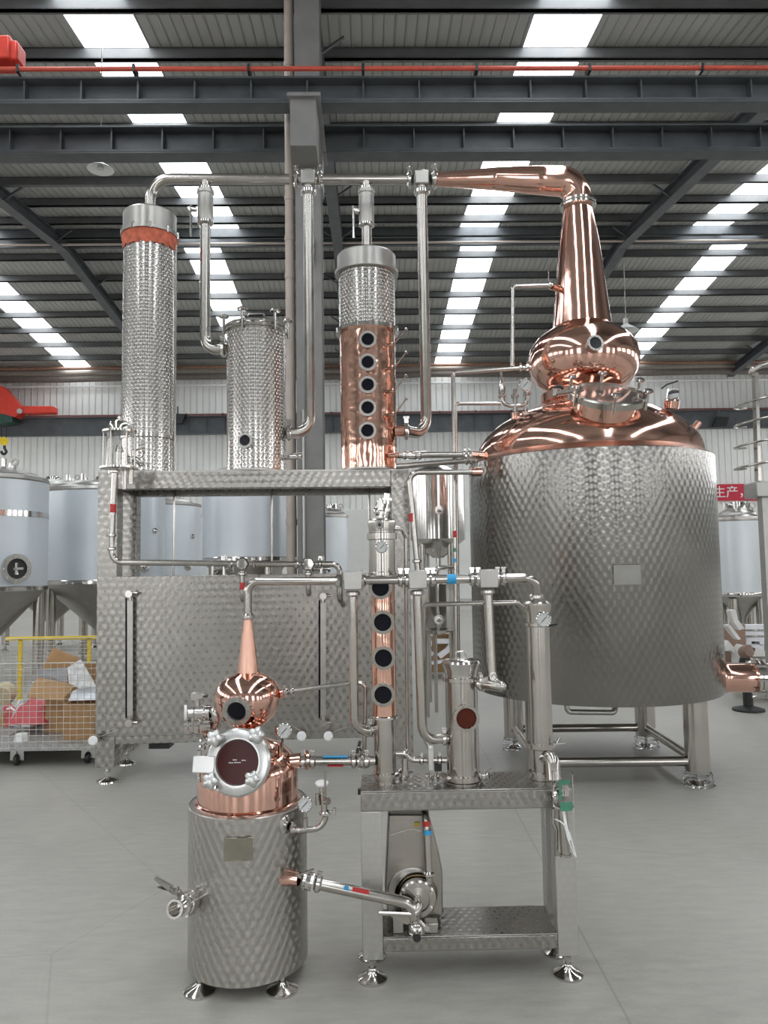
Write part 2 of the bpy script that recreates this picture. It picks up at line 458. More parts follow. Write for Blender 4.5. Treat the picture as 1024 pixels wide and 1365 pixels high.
mb = MB(); hallbox(mb, XL, XR, YB, YW, -.12, 0); FLOOR = struct('floor', mb, floor_mat())
WALLM = ribbed('white ribbed wall sheet', (.80, .80, .77), .31, depth=.04)
WALLS = ribbed('white ribbed side wall sheet', (.64, .64, .62), .31, ax=1)
PLINTH = plain('white painted masonry', (.76, .76, .73), .7, var=.04, nscale=2)
mb = MB(); hallbox(mb, XL, XR, YW, YW + .2, 4.4, ZE + .3); struct('wall_far', mb, WALLM)
mb = MB(); hallbox(mb, XL, XR, YW - .05, YW + .25, 0, 4.4); struct('trim_1', mb, PLINTH, 'white masonry base of the far wall')
mb = MB(); hallbox(mb, XL - .2, XL, YB, YW, 0, ZR + .3); struct('wall_left', mb, WALLS)
mb = MB(); hallbox(mb, XR, XR + .2, YB, YW, 0, ZR + .3); struct('wall_right', mb, WALLS)
mb = MB(); hallbox(mb, XL, XR, YB - .2, YB, 0, ZE + .3); struct('wall_back', mb, ribbed('grey ribbed back wall', (.30, .30, .29), .31))

# roof sheets with gaps for the skylights
ROOFM = ribbed('grey roof sheet', (.37, .37, .35), .205, depth=.03, rough=.5)
def roofx(u, v, y0, y1):
    """hall x, y where the view through (u, v) meets the roof"""
    lo, hi = y0, y1
    for _ in range(50):
        md = (lo + hi) / 2; p = bld(u, v, md)
        if p.z > zroof(md): hi = md
        else: lo = md
    q = inv(bld(u, v, lo)); return q.x, q.y
far_sky = [roofx(60, 447, YR, YW)[0], roofx(285, 368, YR, YW)[0], roofx(619, 400, YR, YW)[0], roofx(890, 420, YR, YW)[0]]
near_sky = [roofx(208, 155, YC, YR)[0], roofx(701, 155, YC, YR)[0], roofx(975, 280, YC, YR)[0]]
print('SKY', [round(x, 2) for x in far_sky], [round(x, 2) for x in near_sky])
SW = .62
def slope(y0, y1, xs, n, ceiling_mb, k0):
    xs = sorted(xs); e = [XL] + [q for x in xs for q in (x - SW, x + SW)] + [XR]
    for i in range(0, len(e), 2):
        a, b_ = e[i], e[i + 1]
        ceiling_mb.prism([B(a, y0, zroof(y0)), B(b_, y0, zroof(y0)), B(b_, y1, zroof(y1)), B(a, y1, zroof(y1))], (0, 0, .08))
def sky_mat():
    m_, nt, b = newmat('translucent roof sheet in daylight')
    tc = nt.nodes.new('ShaderNodeTexCoord')
    f = noise(nt, 1.2, vec=tc.outputs['Object'], detail=6, stretch=(3, 1, 1))
    c = ramp(nt, f, [(.3, (.74, .84, .95)), (.6, (.97, .99, 1.0))])
    L(nt, c, b.inputs['Emission Color']); b.inputs['Base Color'].default_value = (.6, .65, .7, 1)
    b.inputs['Emission Strength'].default_value = SKYS
    return m_
SKYS = 8.5
SKYM = sky_mat()
bays = [(YB, YC - 12, [-13.2, -5.2, 3.3, 11.6]), (YC - 12, YC, [-13.2, -5.2, 3.3, 11.6]), (YC, YR, [-12.6] + near_sky), (YR, YW, far_sky)]
cm = MB(); wn = 1
for y0, y1, xs in bays:
    slope(y0, y1, xs, 0, cm, 0)
    for x in xs:
        w = MB().prism([B(x - SW, y0, zroof(y0) + .03), B(x + SW, y0, zroof(y0) + .03), B(x + SW, y1, zroof(y1) + .03), B(x - SW, y1, zroof(y1) + .03)], (0, 0, .02))
        struct('skylight_or_glow_%d' % wn, w, SKYM); wn += 1
struct('ceiling', cm, ROOFM)
# added glowing panels on the unseen walls beside and behind the viewer
GLOWB = emis('added back wall glow', (.97, .98, 1.0), 4.0)  # added glow behind the viewer, makes bright upright streaks in the metal
for x in (-19, -12.5, -6.2, 1.0, 7.4, 14, 20.5):
    w = MB(); hallbox(w, x - 1.1, x + 1.1, YB + .01, YB + .05, .6, 6.2); struct('skylight_or_glow_%d' % wn, w, GLOWB); wn += 1
GLOWS = emis('added side wall glow', (.97, .98, 1.0), 5.0)  # added glow from the sides, lights the far wall and metal edges
for y in (-8.5, -2.5, 3.5, 9.5, 16, 22, 28, 33.5):
    for sx_ in (XL, XR):
        w = MB(); hallbox(w, sx_ - .04 if sx_ > 0 else sx_, sx_ if sx_ > 0 else sx_ + .04, y - 1.7, y + 1.7, 4.2, 7.4); struct('skylight_or_glow_%d' % wn, w, GLOWS); wn += 1

# purlins, rafters, ridge, tie pipe
def purlin(y, drop=.0, h=.22, t=.09, mat=PURL, nm='purlin'):
    z = zroof(y) - .015 - drop
    mb = MB(); hallbox(mb, XL, XR, y - t / 2, y + t / 2, z - h, z)
    hallbox(mb, XL, XR, y - t / 2, y + t * 1.0, z - h, z - h + .02); hallbox(mb, XL, XR, y - t / 2, y + t * 1.0, z - .02, z)
    return mb.build(nm, mat)
py = [YC + .6 + 1.48 * k for k in range(8)] + [YR + 1.3 + 1.5 * k for k in range(8)]
for y in py:
    tag(purlin(y), 'dark grey steel purlin running across under the ribbed roof', 'roof beam', 'roof purlins')
for k in range(7):
    tag(purlin(YC - 1.2 - 1.7 * k), 'grey steel purlin above the viewer under the near roof', 'roof beam', 'near roof purlins')
for y in (YR - .35, YR + .35):
    tag(purlin(y, h=.30, mat=DKSTEELP, nm='ridge_beam'), 'dark steel ridge beam at the roof peak', 'roof beam', 'ridge beams')
def rafter(x, label):
    mb = MB()
    for (y0, y1) in ((YC, YR), (YR, YW)):
        for dx, h0, h1 in ((.16, .24, .27), (.02, .27, .60), (.16, .60, .63)):
            mb.prism([B(x - dx, y0, zroof(y0) - h1), B(x + dx, y0, zroof(y0) - h1), B(x + dx, y1, zroof(y1) - h1), B(x - dx, y1, zroof(y1) - h1)], (0, 0, h1 - h0))
    for k in range(7):
        for s in (-1, 1):
            y = YC + 1.5 + 3.4 * k
            mb.bar(B(x, y, zroof(y) - .55), B(x + s * .55, y, zroof(y) - .15), .06, .04)
    tag(mb.build('rafter', DKSTEELP), label, 'roof beam', 'roof rafters')
rx = roofx(850, 285, YC, YR)[0]
lx0 = roofx(60, 290, YC, YR)[0]
c0 = inv(bld(412, 200, YC)).x
rafter(rx, 'dark sloping rafter above the copper swan neck still')
rafter(lx0, 'dark sloping rafter at the upper left of the hall')
rafter(c0, 'dark sloping rafter right behind the grey column')
rafter(rx + (rx - c0), 'dark sloping rafter at the far right of the roof')
tp = MB(); tp.tube([B(XL, YR - .5, zroof(YR) - .62), B(XR, YR - .5, zroof(YR) - .62)], .04, seg=8)
tag(tp.build('roof_pipe', BEIGE), 'thin pale pipe running across under the roof ridge', 'pipe')

# crane runways on the column row
def runway(y, zb, h, label, rail_mat, conductors):
    r = thing('crane_beam', label, 'crane beam', B(0, y, zb), 'crane runway beams')
    mb = MB(); hallbox(mb, XL, XR, y - .17, y + .17, zb, zb + .035); hallbox(mb, XL, XR, y - .012, y + .012, zb + .03, zb + h - .02)
    hallbox(mb, XL, XR, y - .2, y + .2, zb + h - .03, zb + h)
    hallbox(mb, XL, XR, y - .165, y - .15, zb - .03, zb + .01)
    k = -12
    while k < 13:
        hallbox(mb, k * .86 - .012, k * .86 + .012, y - .15, y + .15, zb + .03, zb + h - .03); k += 1
    mb.build('girder', DKSTEELP, r)
    q = MB(); hallbox(q, XL, XR, y - .04, y + .04, zb + h, zb + h + .07); q.build('rail', DARKST if not conductors else rail_mat, r)
    if conductors:
        t = MB(); t.tube([B(XL, y - .28, zb + h + .06), B(XR, y - .28, zb + h + .06)], .035, seg=8); t.build('conductor_rail', rail_mat, r)
        for k in range(-6, 7):
            t = MB(); hallbox(t, k * 1.73 - .02, k * 1.73 + .02, y - .32, y - .1, zb + h + .0, zb + h + .12); t.build('bracket', BLACK, r)
    return r
REDR = plain('red conductor rail', (.50, .07, .04), .5)
ZCB = bld(512, 151.5, 11.32).z; print('ZZ', ZR, ZE, ZCB, bld(512, 215, 12.3).z, bld(512, 575, YW - .87).z)
runway(11.15, ZCB, bld(512, 101, 10.95).z - ZCB, 'dark crane beam with the red conductor rail, in front of the column', REDR, True)
runway(12.5, bld(512, 214.5, 12.67).z, .44, 'dark crane beam behind the grey column, without a red rail', DARKST, False)
runway(YW - .7, bld(512, 577, YW - .53).z, .85, 'crane beam along the far wall with a red brown rail', plain('brown rail', (.15, .05, .05), .6), True)

# the grey column with corbel
base = B(c0, YC, 0)
cr = thing('steel_column', 'tall grey steel column behind the frame, carrying the crane beams', 'column', base)
mb = MB(); w = .20
hallbox(mb, c0 - w, c0 + w, YC - .30, YC - .27, 0, ZE); hallbox(mb, c0 - w, c0 + w, YC + .27, YC + .30, 0, ZE); hallbox(mb, c0 - .012 + w * .6, c0 + .012 + w * .6, YC - .28, YC + .28, 0, ZE)
mb.build('shaft', COLP, cr)
mb = MB(); hallbox(mb, c0 - .21, c0 + .18, YC - .93, YC - .3, ZCB - .78, ZCB - .02)
hallbox(mb, c0 - .25, c0 + .25, YC - 1.0, YC + 1.0, ZCB - .04, ZCB); hallbox(mb, c0 - .19, c0 + .19, YC + .3, YC + .9, ZCB - .7, ZCB - .02)
hallbox(mb, c0 - .25, c0 + .25, YC - .95, YC - .45, ZCB - .0, ZCB + .05)
mb.build('corbel', COLP, cr)
bx = bld(415, 335, YC - .33); mb = MB().box(bx, (.10, .08, .42)); mb.build('switch_box', BLACK, cr)
p = inv(bld(386, 200, YC - .1))
r = thing('downpipe', 'beige plastic downpipe beside the grey column', 'pipe', B(p.x, p.y, 0))
mb = MB().tube([B(p.x, p.y, 0), B(p.x, p.y, ZE)], .078, seg=16); mb.build('pipe', BEIGE, r)
for v_ in (90, 268, 322, 372, 560, 700):
    z = bld(386, v_, YC - .1).z
    MB().lathe([(.078, 0), (.088, 0), (.088, .09), (.078, .09)], axis(B(p.x, p.y, z), (0, 0, 1)), 16).build('coupling', BEIGE, r)
p = inv(bld(405, 650, YC - .35)); mb = MB().tube([B(p.x, p.y, 0), B(p.x, p.y, 4.0)], .022, seg=8)
tag(mb.build('conduit', SATIN), 'thin steel conduit running up the grey column', 'pipe')

# pipes along the top of the far wall
for (v0, r_, mt, lb, dy) in ((487, .075, plain('rusty pipe', (.22, .12, .08), .6), 'rusty brown pipe along the top of the far wall', .9),
                             (493, .16, plain('dusty duct', (.25, .22, .19), .8), 'thick dusty duct along the far wall, upper one', .5),
                             (500, .17, plain('dark duct', (.15, .13, .115), .8), 'thick dark duct along the far wall, lower one', .45),
                             (511, .05, WHITE, 'thin white pipe across the far wall below the ducts', .3)):
    z = bld(512, v0, YW - dy).z
    pts = [B(XL + .1 + k * 3.5, YW - dy, z + (.05 * math.sin(k * 1.7) if r_ > .1 else 0)) for k in range(15)]
    tag(MB().tube(pts, r_, seg=10).build('wall_pipe', mt), lb, 'pipe')

# lamps
def highbay(u, v, D, R, label):
    p = bld(u, v, D); zt = zroof(inv(p).y) - .2
    r = thing('high_bay_lamp', label, 'lamp', p)
    MB().lathe([(R * .2, R * .55), (R * .35, R * .45), (R, 0), (R * .97, 0), (R * .32, R * .4), (0, R * .42)], axis(p, (0, 0, 1)), 24).build('shade', WHITE, r)
    mb = MB().cyl(p + V((0, 0, R * .5)), p + V((0, 0, R * 1.0)), R * .22); mb.cyl(p + V((0, 0, R * .9)), V((p.x, p.y, zt)), .012, seg=6); mb.build('suspension', SATIN, r)
    MB().lathe([(0, .01), (R * .25, .01), (R * .2, R * .3)], axis(p, (0, 0, 1)), 16).build('lens', FACE, r)
highbay(134, 226, 13.0, .23, 'round white lamp hanging at the upper left under the crane beams')
highbay(835, 441, 25, .42, 'round white lamp hanging right of the copper neck')
for (u, v, D, lb) in ((960, 562, YW - 1, 'black floodlight under the wall crane beam, right of the big still'), (236, 558, YW - 1, 'black floodlight beside the tall dimpled column')):
    p = bld(u, v, D); r = thing('floodlight', lb, 'lamp', p)
    MB().prism([p + V((-.35, 0, -.25)), p + V((.25, -.1, -.25)), p + V((.42, -.1, .2)), p + V((-.1, 0, .25))], (0, .2, 0)).build('housing', BLACK, r)
    MB().cyl(p + V((0, .1, .2)), p + V((0, .1, .6)), .04, seg=6).build('bracket', DKSTEELP, r)

# red hoists
p = bld(8, 73, 11.0); r = thing('hoist_motor', 'red crane motor box on the front crane beam', 'crane', p)
mb = MB().box(p + V((-.25, 0, 0)), (.8, .4, .36)); mb.box(p + V((.18, 0, -.02)), (.12, .3, .3)); mb.build('housing', REDP, r, bevel=.03)
MB().box(p + V((-.2, -.21, 0)), (.4, .02, .2)).build('cover', plain('dark red', (.3, .03, .02), .5), r)
D = YW - 1.6
r = thing('overhead_crane', 'red overhead crane at the far wall on the left', 'crane', bld(20, 560, D))
q = lambda u, v, d=D: bld(u, v, d)
MB().prism([q(-60, 492), q(3, 515), q(30, 546), q(20, 556), q(-60, 536)], (0, .6, 0)).build('girder', REDP, r)
MB().prism([q(29, 541), q(71, 541), q(71, 550), q(29, 551)], (0, .55, 0)).build('end_carriage', REDP, r, bevel=.05)
MB().prism([q(-60, 545), q(15, 552), q(17, 562), q(-20, 568), q(-60, 560)], (0, .6, 0)).build('trolley', plain('dark green machine paint', (.02, .07, .05), .5), r)
MB().cyl(q(26, 548, D - .1), q(26, 548, D + .1), .12).build('wheel', SATIN, r)
hk = MB(); hk.cyl(q(1, 566), q(3, 586), .03, seg=6).cyl(q(9, 566), q(8, 586), .03, seg=6); hk.build('rope', BLACK, r)
MB().cyl(q(5, 588, D - .2), q(5, 588, D + .2), .2, seg=16).build('hook_block', YELLOW, r)
MB().tube([q(6, 594), q(6, 598), q(9, 602), q(6, 606), q(2, 604), q(2, 601)], .06, bend=.08, seg=8).build('hook', BLACK, r)

# banner on the far wall
def text_mesh(txt, size, M, ext=.01):
    cu = bpy.data.curves.new('t', 'FONT'); cu.body = txt; cu.size = size; cu.extrude = ext; cu.align_x = 'LEFT'; cu.align_y = 'CENTER'
    to = bpy.data.objects.new('t', cu); COL.objects.link(to)
    dg = bpy.context.evaluated_depsgraph_get(); me = bpy.data.meshes.new_from_object(to.evaluated_get(dg))
    mb = MB(); mb.add([M @ v.co for v in me.vertices], [tuple(p_.vertices) for p_ in me.polygons])
    bpy.data.objects.remove(to); bpy.data.curves.remove(cu); bpy.data.meshes.remove(me)
    return mb
D = YW - .12
a, b_ = bld(905, 657, D), bld(1030, 656, D)
r = thing('banner', 'red banner with white Chinese characters on the far wall', 'banner', (a + b_) / 2 - V((0, 0, .4)))
MB().box(((a + b_) / 2), ((b_ - a).length, .04, .82), None).build('cloth', plain('red banner cloth', (.55, .03, .06), .7, var=.05), r)
M = Matrix.Translation(bld(951, 657, D - .03)) @ Matrix.Rotation(PI / 2, 4, 'X')
text_mesh('\u751f\u4ea7\uff0c\u4e0d', .62, M).build('lettering', WHITE, r)

# ------------------------------------------------------------------ tanks standing behind
def fermenter(u, Y, R, v_top, v_bot, label, film=FILM, band=None, manway=None, legs=4, cone=.85, ph=.5, port=None, lid=True):
    c = at(u, (v_top + v_bot) / 2, Y); x = c.x
    zt, zb = zat(v_top, Y, u), zat(v_bot, Y, u)
    zc = max(.55, zb - R * cone * 1.15)
    r = thing('fermentation_tank', label, 'tank', (x, Y, 0), 'film wrapped tanks behind the stills')
    A = axis((x, Y, 0), (0, 0, 1))
    MB().lathe([(R, zb + .05), (R, zt)], A, 48).build('shell', film, r)
    if lid:
        MB().lathe([(R * 1.0, zt - .02), (R * 1.012, zt), (R * 1.0, zt + .05), (R * .82, zt + .09), (R * .8, zt + .12), (R * .55, zt + .19), (R * .2, zt + .22), (0, zt + .22)], A, 48).build('dished_top', SATIN, r)
        mb = MB(); 
        for k in range(4):
            a = k * PI / 2 + .5; p = V((x + R * .45 * math.cos(a), Y - R * .45 * math.sin(a), zt + .19)); mb.cyl(p, p + V((0, 0, .12)), .035, seg=8)
        mb.lathe([(0, .06), (.14, .06), (.16, 0), (.16, -.08)], axis((x, Y, zt + .24), (0, 0, 1)), 20); mb.build('top_fitting', POL, r)
        t = MB().lathe([(.03, -.015), (.055, -.015), (.055, .015), (.03, .015), (.03, -.015)], axis((x + R * .62, Y - R * .3, zt + .25), (0, 1, 0)), 14); t.bar((x + R * .62, Y - R * .3, zt + .08), (x + R * .62, Y - R * .3, zt + .21), .05, .02); t.build('lifting_eye', SATIN, r)
    MB().lathe([(R, zb + .05), (R * 1.01, zb + .04), (R * 1.01, zb - .01), (R, zb - .02)], A, 48).build('lower_band', POL, r)
    if band: MB().lathe([(R, -.04), (R * 1.006, -.04), (R * 1.006, .04), (R, .04)], axis((x, Y, zat(band, Y, u)), (0, 0, 1)), 48).build('middle_band', POL, r)
    MB().lathe([(R, zb), (.10, zc), (.07, zc - .12), (0, zc - .12)], A, 48).build('cone', SATIN, r)
    for k in range(legs):
        a = ph + k * 2 * PI / legs; p = V((x + R * .86 * math.cos(a), Y + R * .86 * math.sin(a), 0))
        l = MB().cyl(p + V((0, 0, .1)), p + V((0, 0, zb - .05)), .075, seg=14); l.cyl(p + V((0, 0, .02)), p + V((0, 0, .12)), .03, seg=8)
        l.lathe([(0, .03), (.05, .03), (.1, 0), (0, 0)], axis(p, (0, 0, 1)), 14); l.build('leg', STEEL, r)
    if manway:
        (mu, mv, ru) = manway; s = (at(mu, mv, Y).x - x) / R; s = max(-.93, min(.93, s)); n = V((s, -math.sqrt(1 - s * s), 0)); p = V((x, Y, zat(mv, Y, mu))) + n * R
        sight(r, p + n * .04, n, ru, ru * .62, BLACK, 8, name='manway', depth=.06, bm=POL)
        q_ = MB(); q_.bar(p + n * .08 + V((0, 0, -ru * .4)), p + n * .08 + V((0, 0, ru * .4)), .04, .03); q_.bar(p + n * .09 + V((-.08, 0, 0)), p + n * .09 + V((.08, 0, 0)), .03, .03); q_.build('manway_handle', POL, r)
    for (pu, pv, pr) in (port or []):
        s = (at(pu, pv, Y).x - x) / R; s = max(-.97, min(.97, s)); n = V((s, -math.sqrt(1 - s * s), 0)); p = V((x, Y, zat(pv, Y, pu))) + n * R
        MB().lathe([(pr, -.02), (pr, .03), (pr * .7, .05), (pr * .4, .04), (0, .10)], axis(p, n), 16).build('port', POL, r)
    return r
fermenter(-18, 10.6, .80, 643, 786, 'pale blue tank at the left edge with an oval black manway', band=688, manway=(41, 758, .20), port=[(22, 777, .07)], ph=.42)
fermenter(139, 12.8, 1.0, 659, 776, 'pale blue tank left of and behind the big frame', ph=.75, port=[(205, 755, .09), (213, 709, .05)])
fermenter(70, 15.5, 1.0, 655, 775, 'pale blue tank standing behind the two nearest left tanks', FILM2, ph=.2)
fermenter(208, 16.2, .95, 676, 776, 'pale blue tank seen through the frame opening, right of the nearest one', ph=.4, port=[(258, 755, .09), (262, 716, .05)])
fermenter(246, 20, .62, 690, 778, 'narrow far tank behind the tanks in the frame opening', FILM2, ph=.6)
fermenter(329, 12.4, .72, 640, 747, 'wide pale tank behind the round lidded column', ph=.75)
fermenter(440, 17, .42, 690, 778, 'narrow pale tank right of the grey column', FILM2, ph=.4)
fermenter(985, 12.5, .36, 694, 793, 'small pale tank beyond the right side of the big still', FILM2, ph=.75)
fermenter(1044, 15, .52, 694, 795, 'pale tank at the right edge behind the platform', FILM2, ph=.6)

# stacked stainless vessels between frame and big still
x = at(583, 675, 8.6).x; Y = 8.6
r = thing('receiver_vessel', 'bright stainless vessel on tall legs behind the frame, the upper one', 'tank', (x, Y, 0))
R = .315; A = axis((x, Y, 0), (0, 0, 1))
zt, zb = zat(630, Y, 583), zat(718, Y, 583)
MB().lathe([(0, zt + .08), (R * .5, zt + .06), (R, zt), (R, zb), (R * 1.0, zb - .01), (.06, zb - .22), (0, zb - .22)], A, 40).build('shell', POL, r)
for k in range(4):
    a = .6 + k * PI / 2; p = V((x + R * .7 * math.cos(a), Y + R * .7 * math.sin(a), 0)); MB().cyl(p, p + V((0, 0, zb - .05)), .035).build('leg', STEEL, r)
MB().tube([(x - R * .6, Y - R * .7, zb - .5), (x + R * .6, Y - R * .7, zb - .5)], .018).build('crossbar', STEEL, r)
for v_ in (683,): 
    p = V((x, Y - R, zat(v_, Y, 583))); MB().lathe([(.05, 0), (.05, .02), (.03, .02), (0, .05)], axis(p, (0, -1, 0)), 16).build('port', POL, r)
MB().tube([(x, Y, zb - .2), (x, Y, zb - .38), (x - .22, Y - .1, zb - .38), (x - .22, Y - .1, zb - .6)], .03, bend=.08).build('drain_pipe', POL, r)
x2 = at(583, 800, 8.0).x; Y2 = 8.0; R2 = .20
r = thing('condenser_tank', 'bright stainless vessel below and in front of the taller one', 'tank', (x2, Y2, 0))
A = axis((x2, Y2, 0), (0, 0, 1)); zt, zb = zat(778, Y2, 583), zat(838, Y2, 583)
MB().lathe([(0, zt + .06), (R2 * .6, zt + .05), (R2, zt), (R2, zb), (R2 * .98, zb - .01), (.05, zb - .06), (0, zb - .06)], A, 40).build('shell', POL, r)
MB().lathe([(R2, -.012), (R2 * 1.02, -.012), (R2 * 1.02, .012), (R2, .012)], axis((x2, Y2, zb + .01), (0, 0, 1)), 40).build('lower_band', STEEL, r)
p = V((x2, Y2 - R2, zat(824, Y2, 583))); MB().lathe([(.05, 0), (.05, .02), (.03, .02), (0, .06)], axis(p, (0, -1, 0)), 16).build('port', POL, r)
for k in range(3):
    a = -.4 + k * 2 * PI / 3; p = V((x2 + R2 * .8 * math.cos(a), Y2 + R2 * .8 * math.sin(a), 0)); MB().cyl(p, p + V((0, 0, zb)), .02).build('leg', STEEL, r)
p = V((x2, Y2, zt + .05)); MB().tube([p, p + V((0, 0, .12)), p + V((.2, 0, .12))], .025, bend=.06).build('outlet_pipe', POL, r)

# wall cabinets seen through the opening
def boxthing(name, label, cat, u0, v0, u1, v1, Y, dep, mat, zmin=None):
    a, b_ = at(u0, v1, Y), at(u1, v0, Y); z0 = a.z if zmin is None else zmin
    return tag(MB().box(((a.x + b_.x) / 2, Y + dep / 2, (z0 + b_.z) / 2), (b_.x - a.x, dep, b_.z - z0)).build(name, mat, bevel=.01), label, cat)
boxthing('cold_room_cabinet', 'large white cabinet standing beyond the frame opening', 'cabinet', 449, 678, 530, 752, 22, 1.6, plain('white panel', (.66, .66, .63), .5, var=.03), 0)

# the two big sign characters leaning on plywood behind the still
def strokes(root, Y, dep, pieces, mat):
    for poly in pieces:
        MB().prism([at(u, v, Y) for u, v in poly], (0, dep, 0)).build('stroke', mat, root)
r = thing('sign_letter', 'white cut-out sign character on a brown board between frame and still', 'sign', at(583, 890, 10.4))
LW = plain('white sign paint', (.72, .72, .75), .5)
strokes(r, 10.4, .09, [[(564, 842), (577, 842), (577, 848), (564, 848)], [(564, 855), (576, 855), (576, 861), (564, 861)],
    [(566, 866), (569, 863), (579, 871), (576, 875)],
    [(585, 839), (603, 838), (603, 862), (601, 868), (588, 878), (583, 873), (595, 864), (599, 858), (583, 858), (583, 852), (599, 852), (599, 845), (585, 845)],
    [(564, 884), (590, 880), (590, 884), (564, 888)]], LW)
MB().box(at(586, 866, 10.56), (.52, .04, .62)).build('backing_board', WOOD, r)
for sx in (-1, 1): MB().bar(V((at(586, 866, 10.56).x + sx * .2, 10.56, 0)), at(586 + sx * 19, 845, 10.56), .05, .04).build('post', WOOD, r)
r = thing('sign_letter', 'white cut-out sign character leaning behind the right side of the big still', 'sign', at(960, 900, 8.8), None)
strokes(r, 8.8, .12, [[(969, 834), (974, 833), (988, 852), (984, 853)], [(974, 814), (981, 813), (984, 826), (993, 838), (986, 840), (978, 828)],
    [(967, 862), (971, 854), (983, 868), (979, 871), (974, 867), (968, 868)]], plain('white sign paint 2', (.70, .68, .66), .5))
MB().box(at(978, 858, 9.1), (.28, .04, .46)).build('backing_board', plain('brown board', (.30, .20, .15), .8), r)
MB().bar(V((at(978, 858, 9.15).x, 9.15, 0)), at(978, 870, 9.15), .05, .04).build('post', WOOD, r)
r = thing('sign_letter', 'white boxy sign character at the right edge, right of the leaning one', 'sign', at(1010, 900, 9.2), None)
strokes(r, 9.2, .12, [[(993, 833), (1030, 833), (1030, 839), (993, 839)], [(993, 842), (1023, 842), (1023, 847), (993, 847)],
    [(996, 850), (1019, 850), (1019, 864), (1013, 864), (1013, 855), (1002, 855), (1002, 864), (996, 864)], [(996, 859), (1019, 859), (1019, 866), (996, 866)]], LW)
MB().box(at(1010, 880, 9.4), (.5, .04, .5)).build('backing_board', BLACK, r)
for sx in (-1, 1): MB().bar(V((at(1010, 866, 9.4).x + sx * .2, 9.4, 0)), V((at(1010, 866, 9.4).x + sx * .2, 9.4, .6)), .04, .04).build('post', WOOD, r)
# white wrapped plate and a bench between the back and the still
boxthing('work_bench', 'low bench with white and coloured offcuts behind the small columns', 'bench', 563, 893, 592, 899, 10.6, .6, WHITE)
bx0 = at(566, 915, 10.7); 
mb = MB()
for u_ in (566, 589):
    for dy in (.05, .5): q0 = at(u_, 899, 10.6 + dy); mb.bar(V((q0.x, q0.y, 0)), V((q0.x, q0.y, zat(899, 10.6, 580) - .0)), .03, .03)
mb.box(at(577, 917, 10.9), (.3, .5, .02))
tag(mb.build('bench_stand', SATIN), 'thin steel stand under the low bench', 'stand')
for (u_, v_, w_, mt, lb) in ((567, 889, .07, REDP, 'red offcut lying on the low bench'), (573, 890, .09, WHITE, 'white crumpled offcut on the low bench'), (584, 890, .10, CARD, 'brown offcut on the low bench')):
    p = at(u_, 893, 10.8); tag(MB().lathe([(0, 0), (w_, 0), (w_ * .9, .05), (w_ * .3, .08), (0, .07)], axis(p, (0, 0, 1)), 7).build('offcut', mt), lb, 'scrap')

# a worker's cart of small machines at the right edge
p = at(996, 905, 8.0); 
r = thing('grinding_machine', 'dark angle grinder machine on the floor behind the copper outlet', 'machine', V((p.x, 8.0, 0)))
mb = MB().lathe([(0, 0), (.16, 0), (.16, .02), (.05, .05), (.05, .3), (0, .3)], axis((p.x, 8.0, 0), (0, 0, 1)), 18); mb.build('base', BLACK, r)
MB().tube([(p.x, 8, .3), (p.x - .02, 8, .5), (p.x + .05, 8, .66)], .055, bend=.1).build('body', BLACK, r)
MB().lathe([(0, -.06), (.06, -.05), (.07, 0), (.06, .05), (0, .06)], axis((p.x - .02, 7.95, zat(868, 8, 996)), (.3, -1, .3)), 18).build('head', plain('brown cover', (.25, .16, .12), .5), r)
MB().tube([(p.x + .0, 7.98, .62), (p.x + .04, 7.98, zat(880, 8, 1000))], .035).build('neck', BLACK, r)
a = at(1007, 868, 8.6); b_ = at(1040, 868, 8.6)
tag(MB().prism([at(1003, 905, 8.4), at(1003, 872, 8.4), at(1010, 864, 8.4), at(1040, 872, 8.4), at(1040, 935, 8.4), at(1012, 912, 8.4)], (0, .5, 0)).build('wrapped_plate', plain('white film wrap', (.66, .65, .62), .4, var=.08)), 'white wrapped steel part leaning at the right edge', 'part')
tag(MB().bar(at(1002, 886, 8.38), at(1034, 912, 8.38), .05, .05).build('strap', BLACK), 'black bar across the white wrapped part', 'bar')

# ------------------------------------------------------------------ platform with ringed guard on the right
Y = 7.2
r = thing('access_platform', 'grey steel platform with a ringed ladder guard at the right edge', 'platform', V((at(1012, 700, Y).x, Y, 0)))
a = at(1008, 640, Y); mb = MB().box(V((a.x + .6, Y + .13, zat(652, Y, 1010))), (1.2, .26, .15)); mb.build('deck', DARKST, r, bevel=.01)
mb = MB()
for dx, dy in ((.14, .13), (1.12, .13)): mb = MB().bar((a.x + dx, Y + dy, 0), (a.x + dx, Y + dy, zat(658, Y, 1010)), .10, .10); mb.build('leg', DARKST, r)
z0 = zat(641, Y, 1003); t0 = at(1004, 497, Y); b0 = at(1012, 640, Y)
MB().bar((b0.x, Y + .02, z0), (t0.x + .03, Y + .02, t0.z), .075, .03).build('upright', STEEL, r)
MB().tube([at(1003, 500, Y), at(998, 496, Y - .05), at(1012, 488, Y), at(1045, 478, Y)], .028, bend=.05).build('handrail', STEEL, r)
for k, v_ in enumerate((533, 559, 588, 617)):
    c = V((at(1012, v_, Y).x + .16, Y + .06, zat(v_ - 1, Y, 1012))); pts = []
    for j in range(19):
        t = PI * (.05 + 1.1 * j / 18) + PI * .25
        pts.append(c + V((.34 * math.cos(t), -.33 * math.sin(t) * (1 if j else 1), .05 * math.cos(t))))
    MB().tube(pts, .011, seg=8).build('guard_ring', STEEL, r)

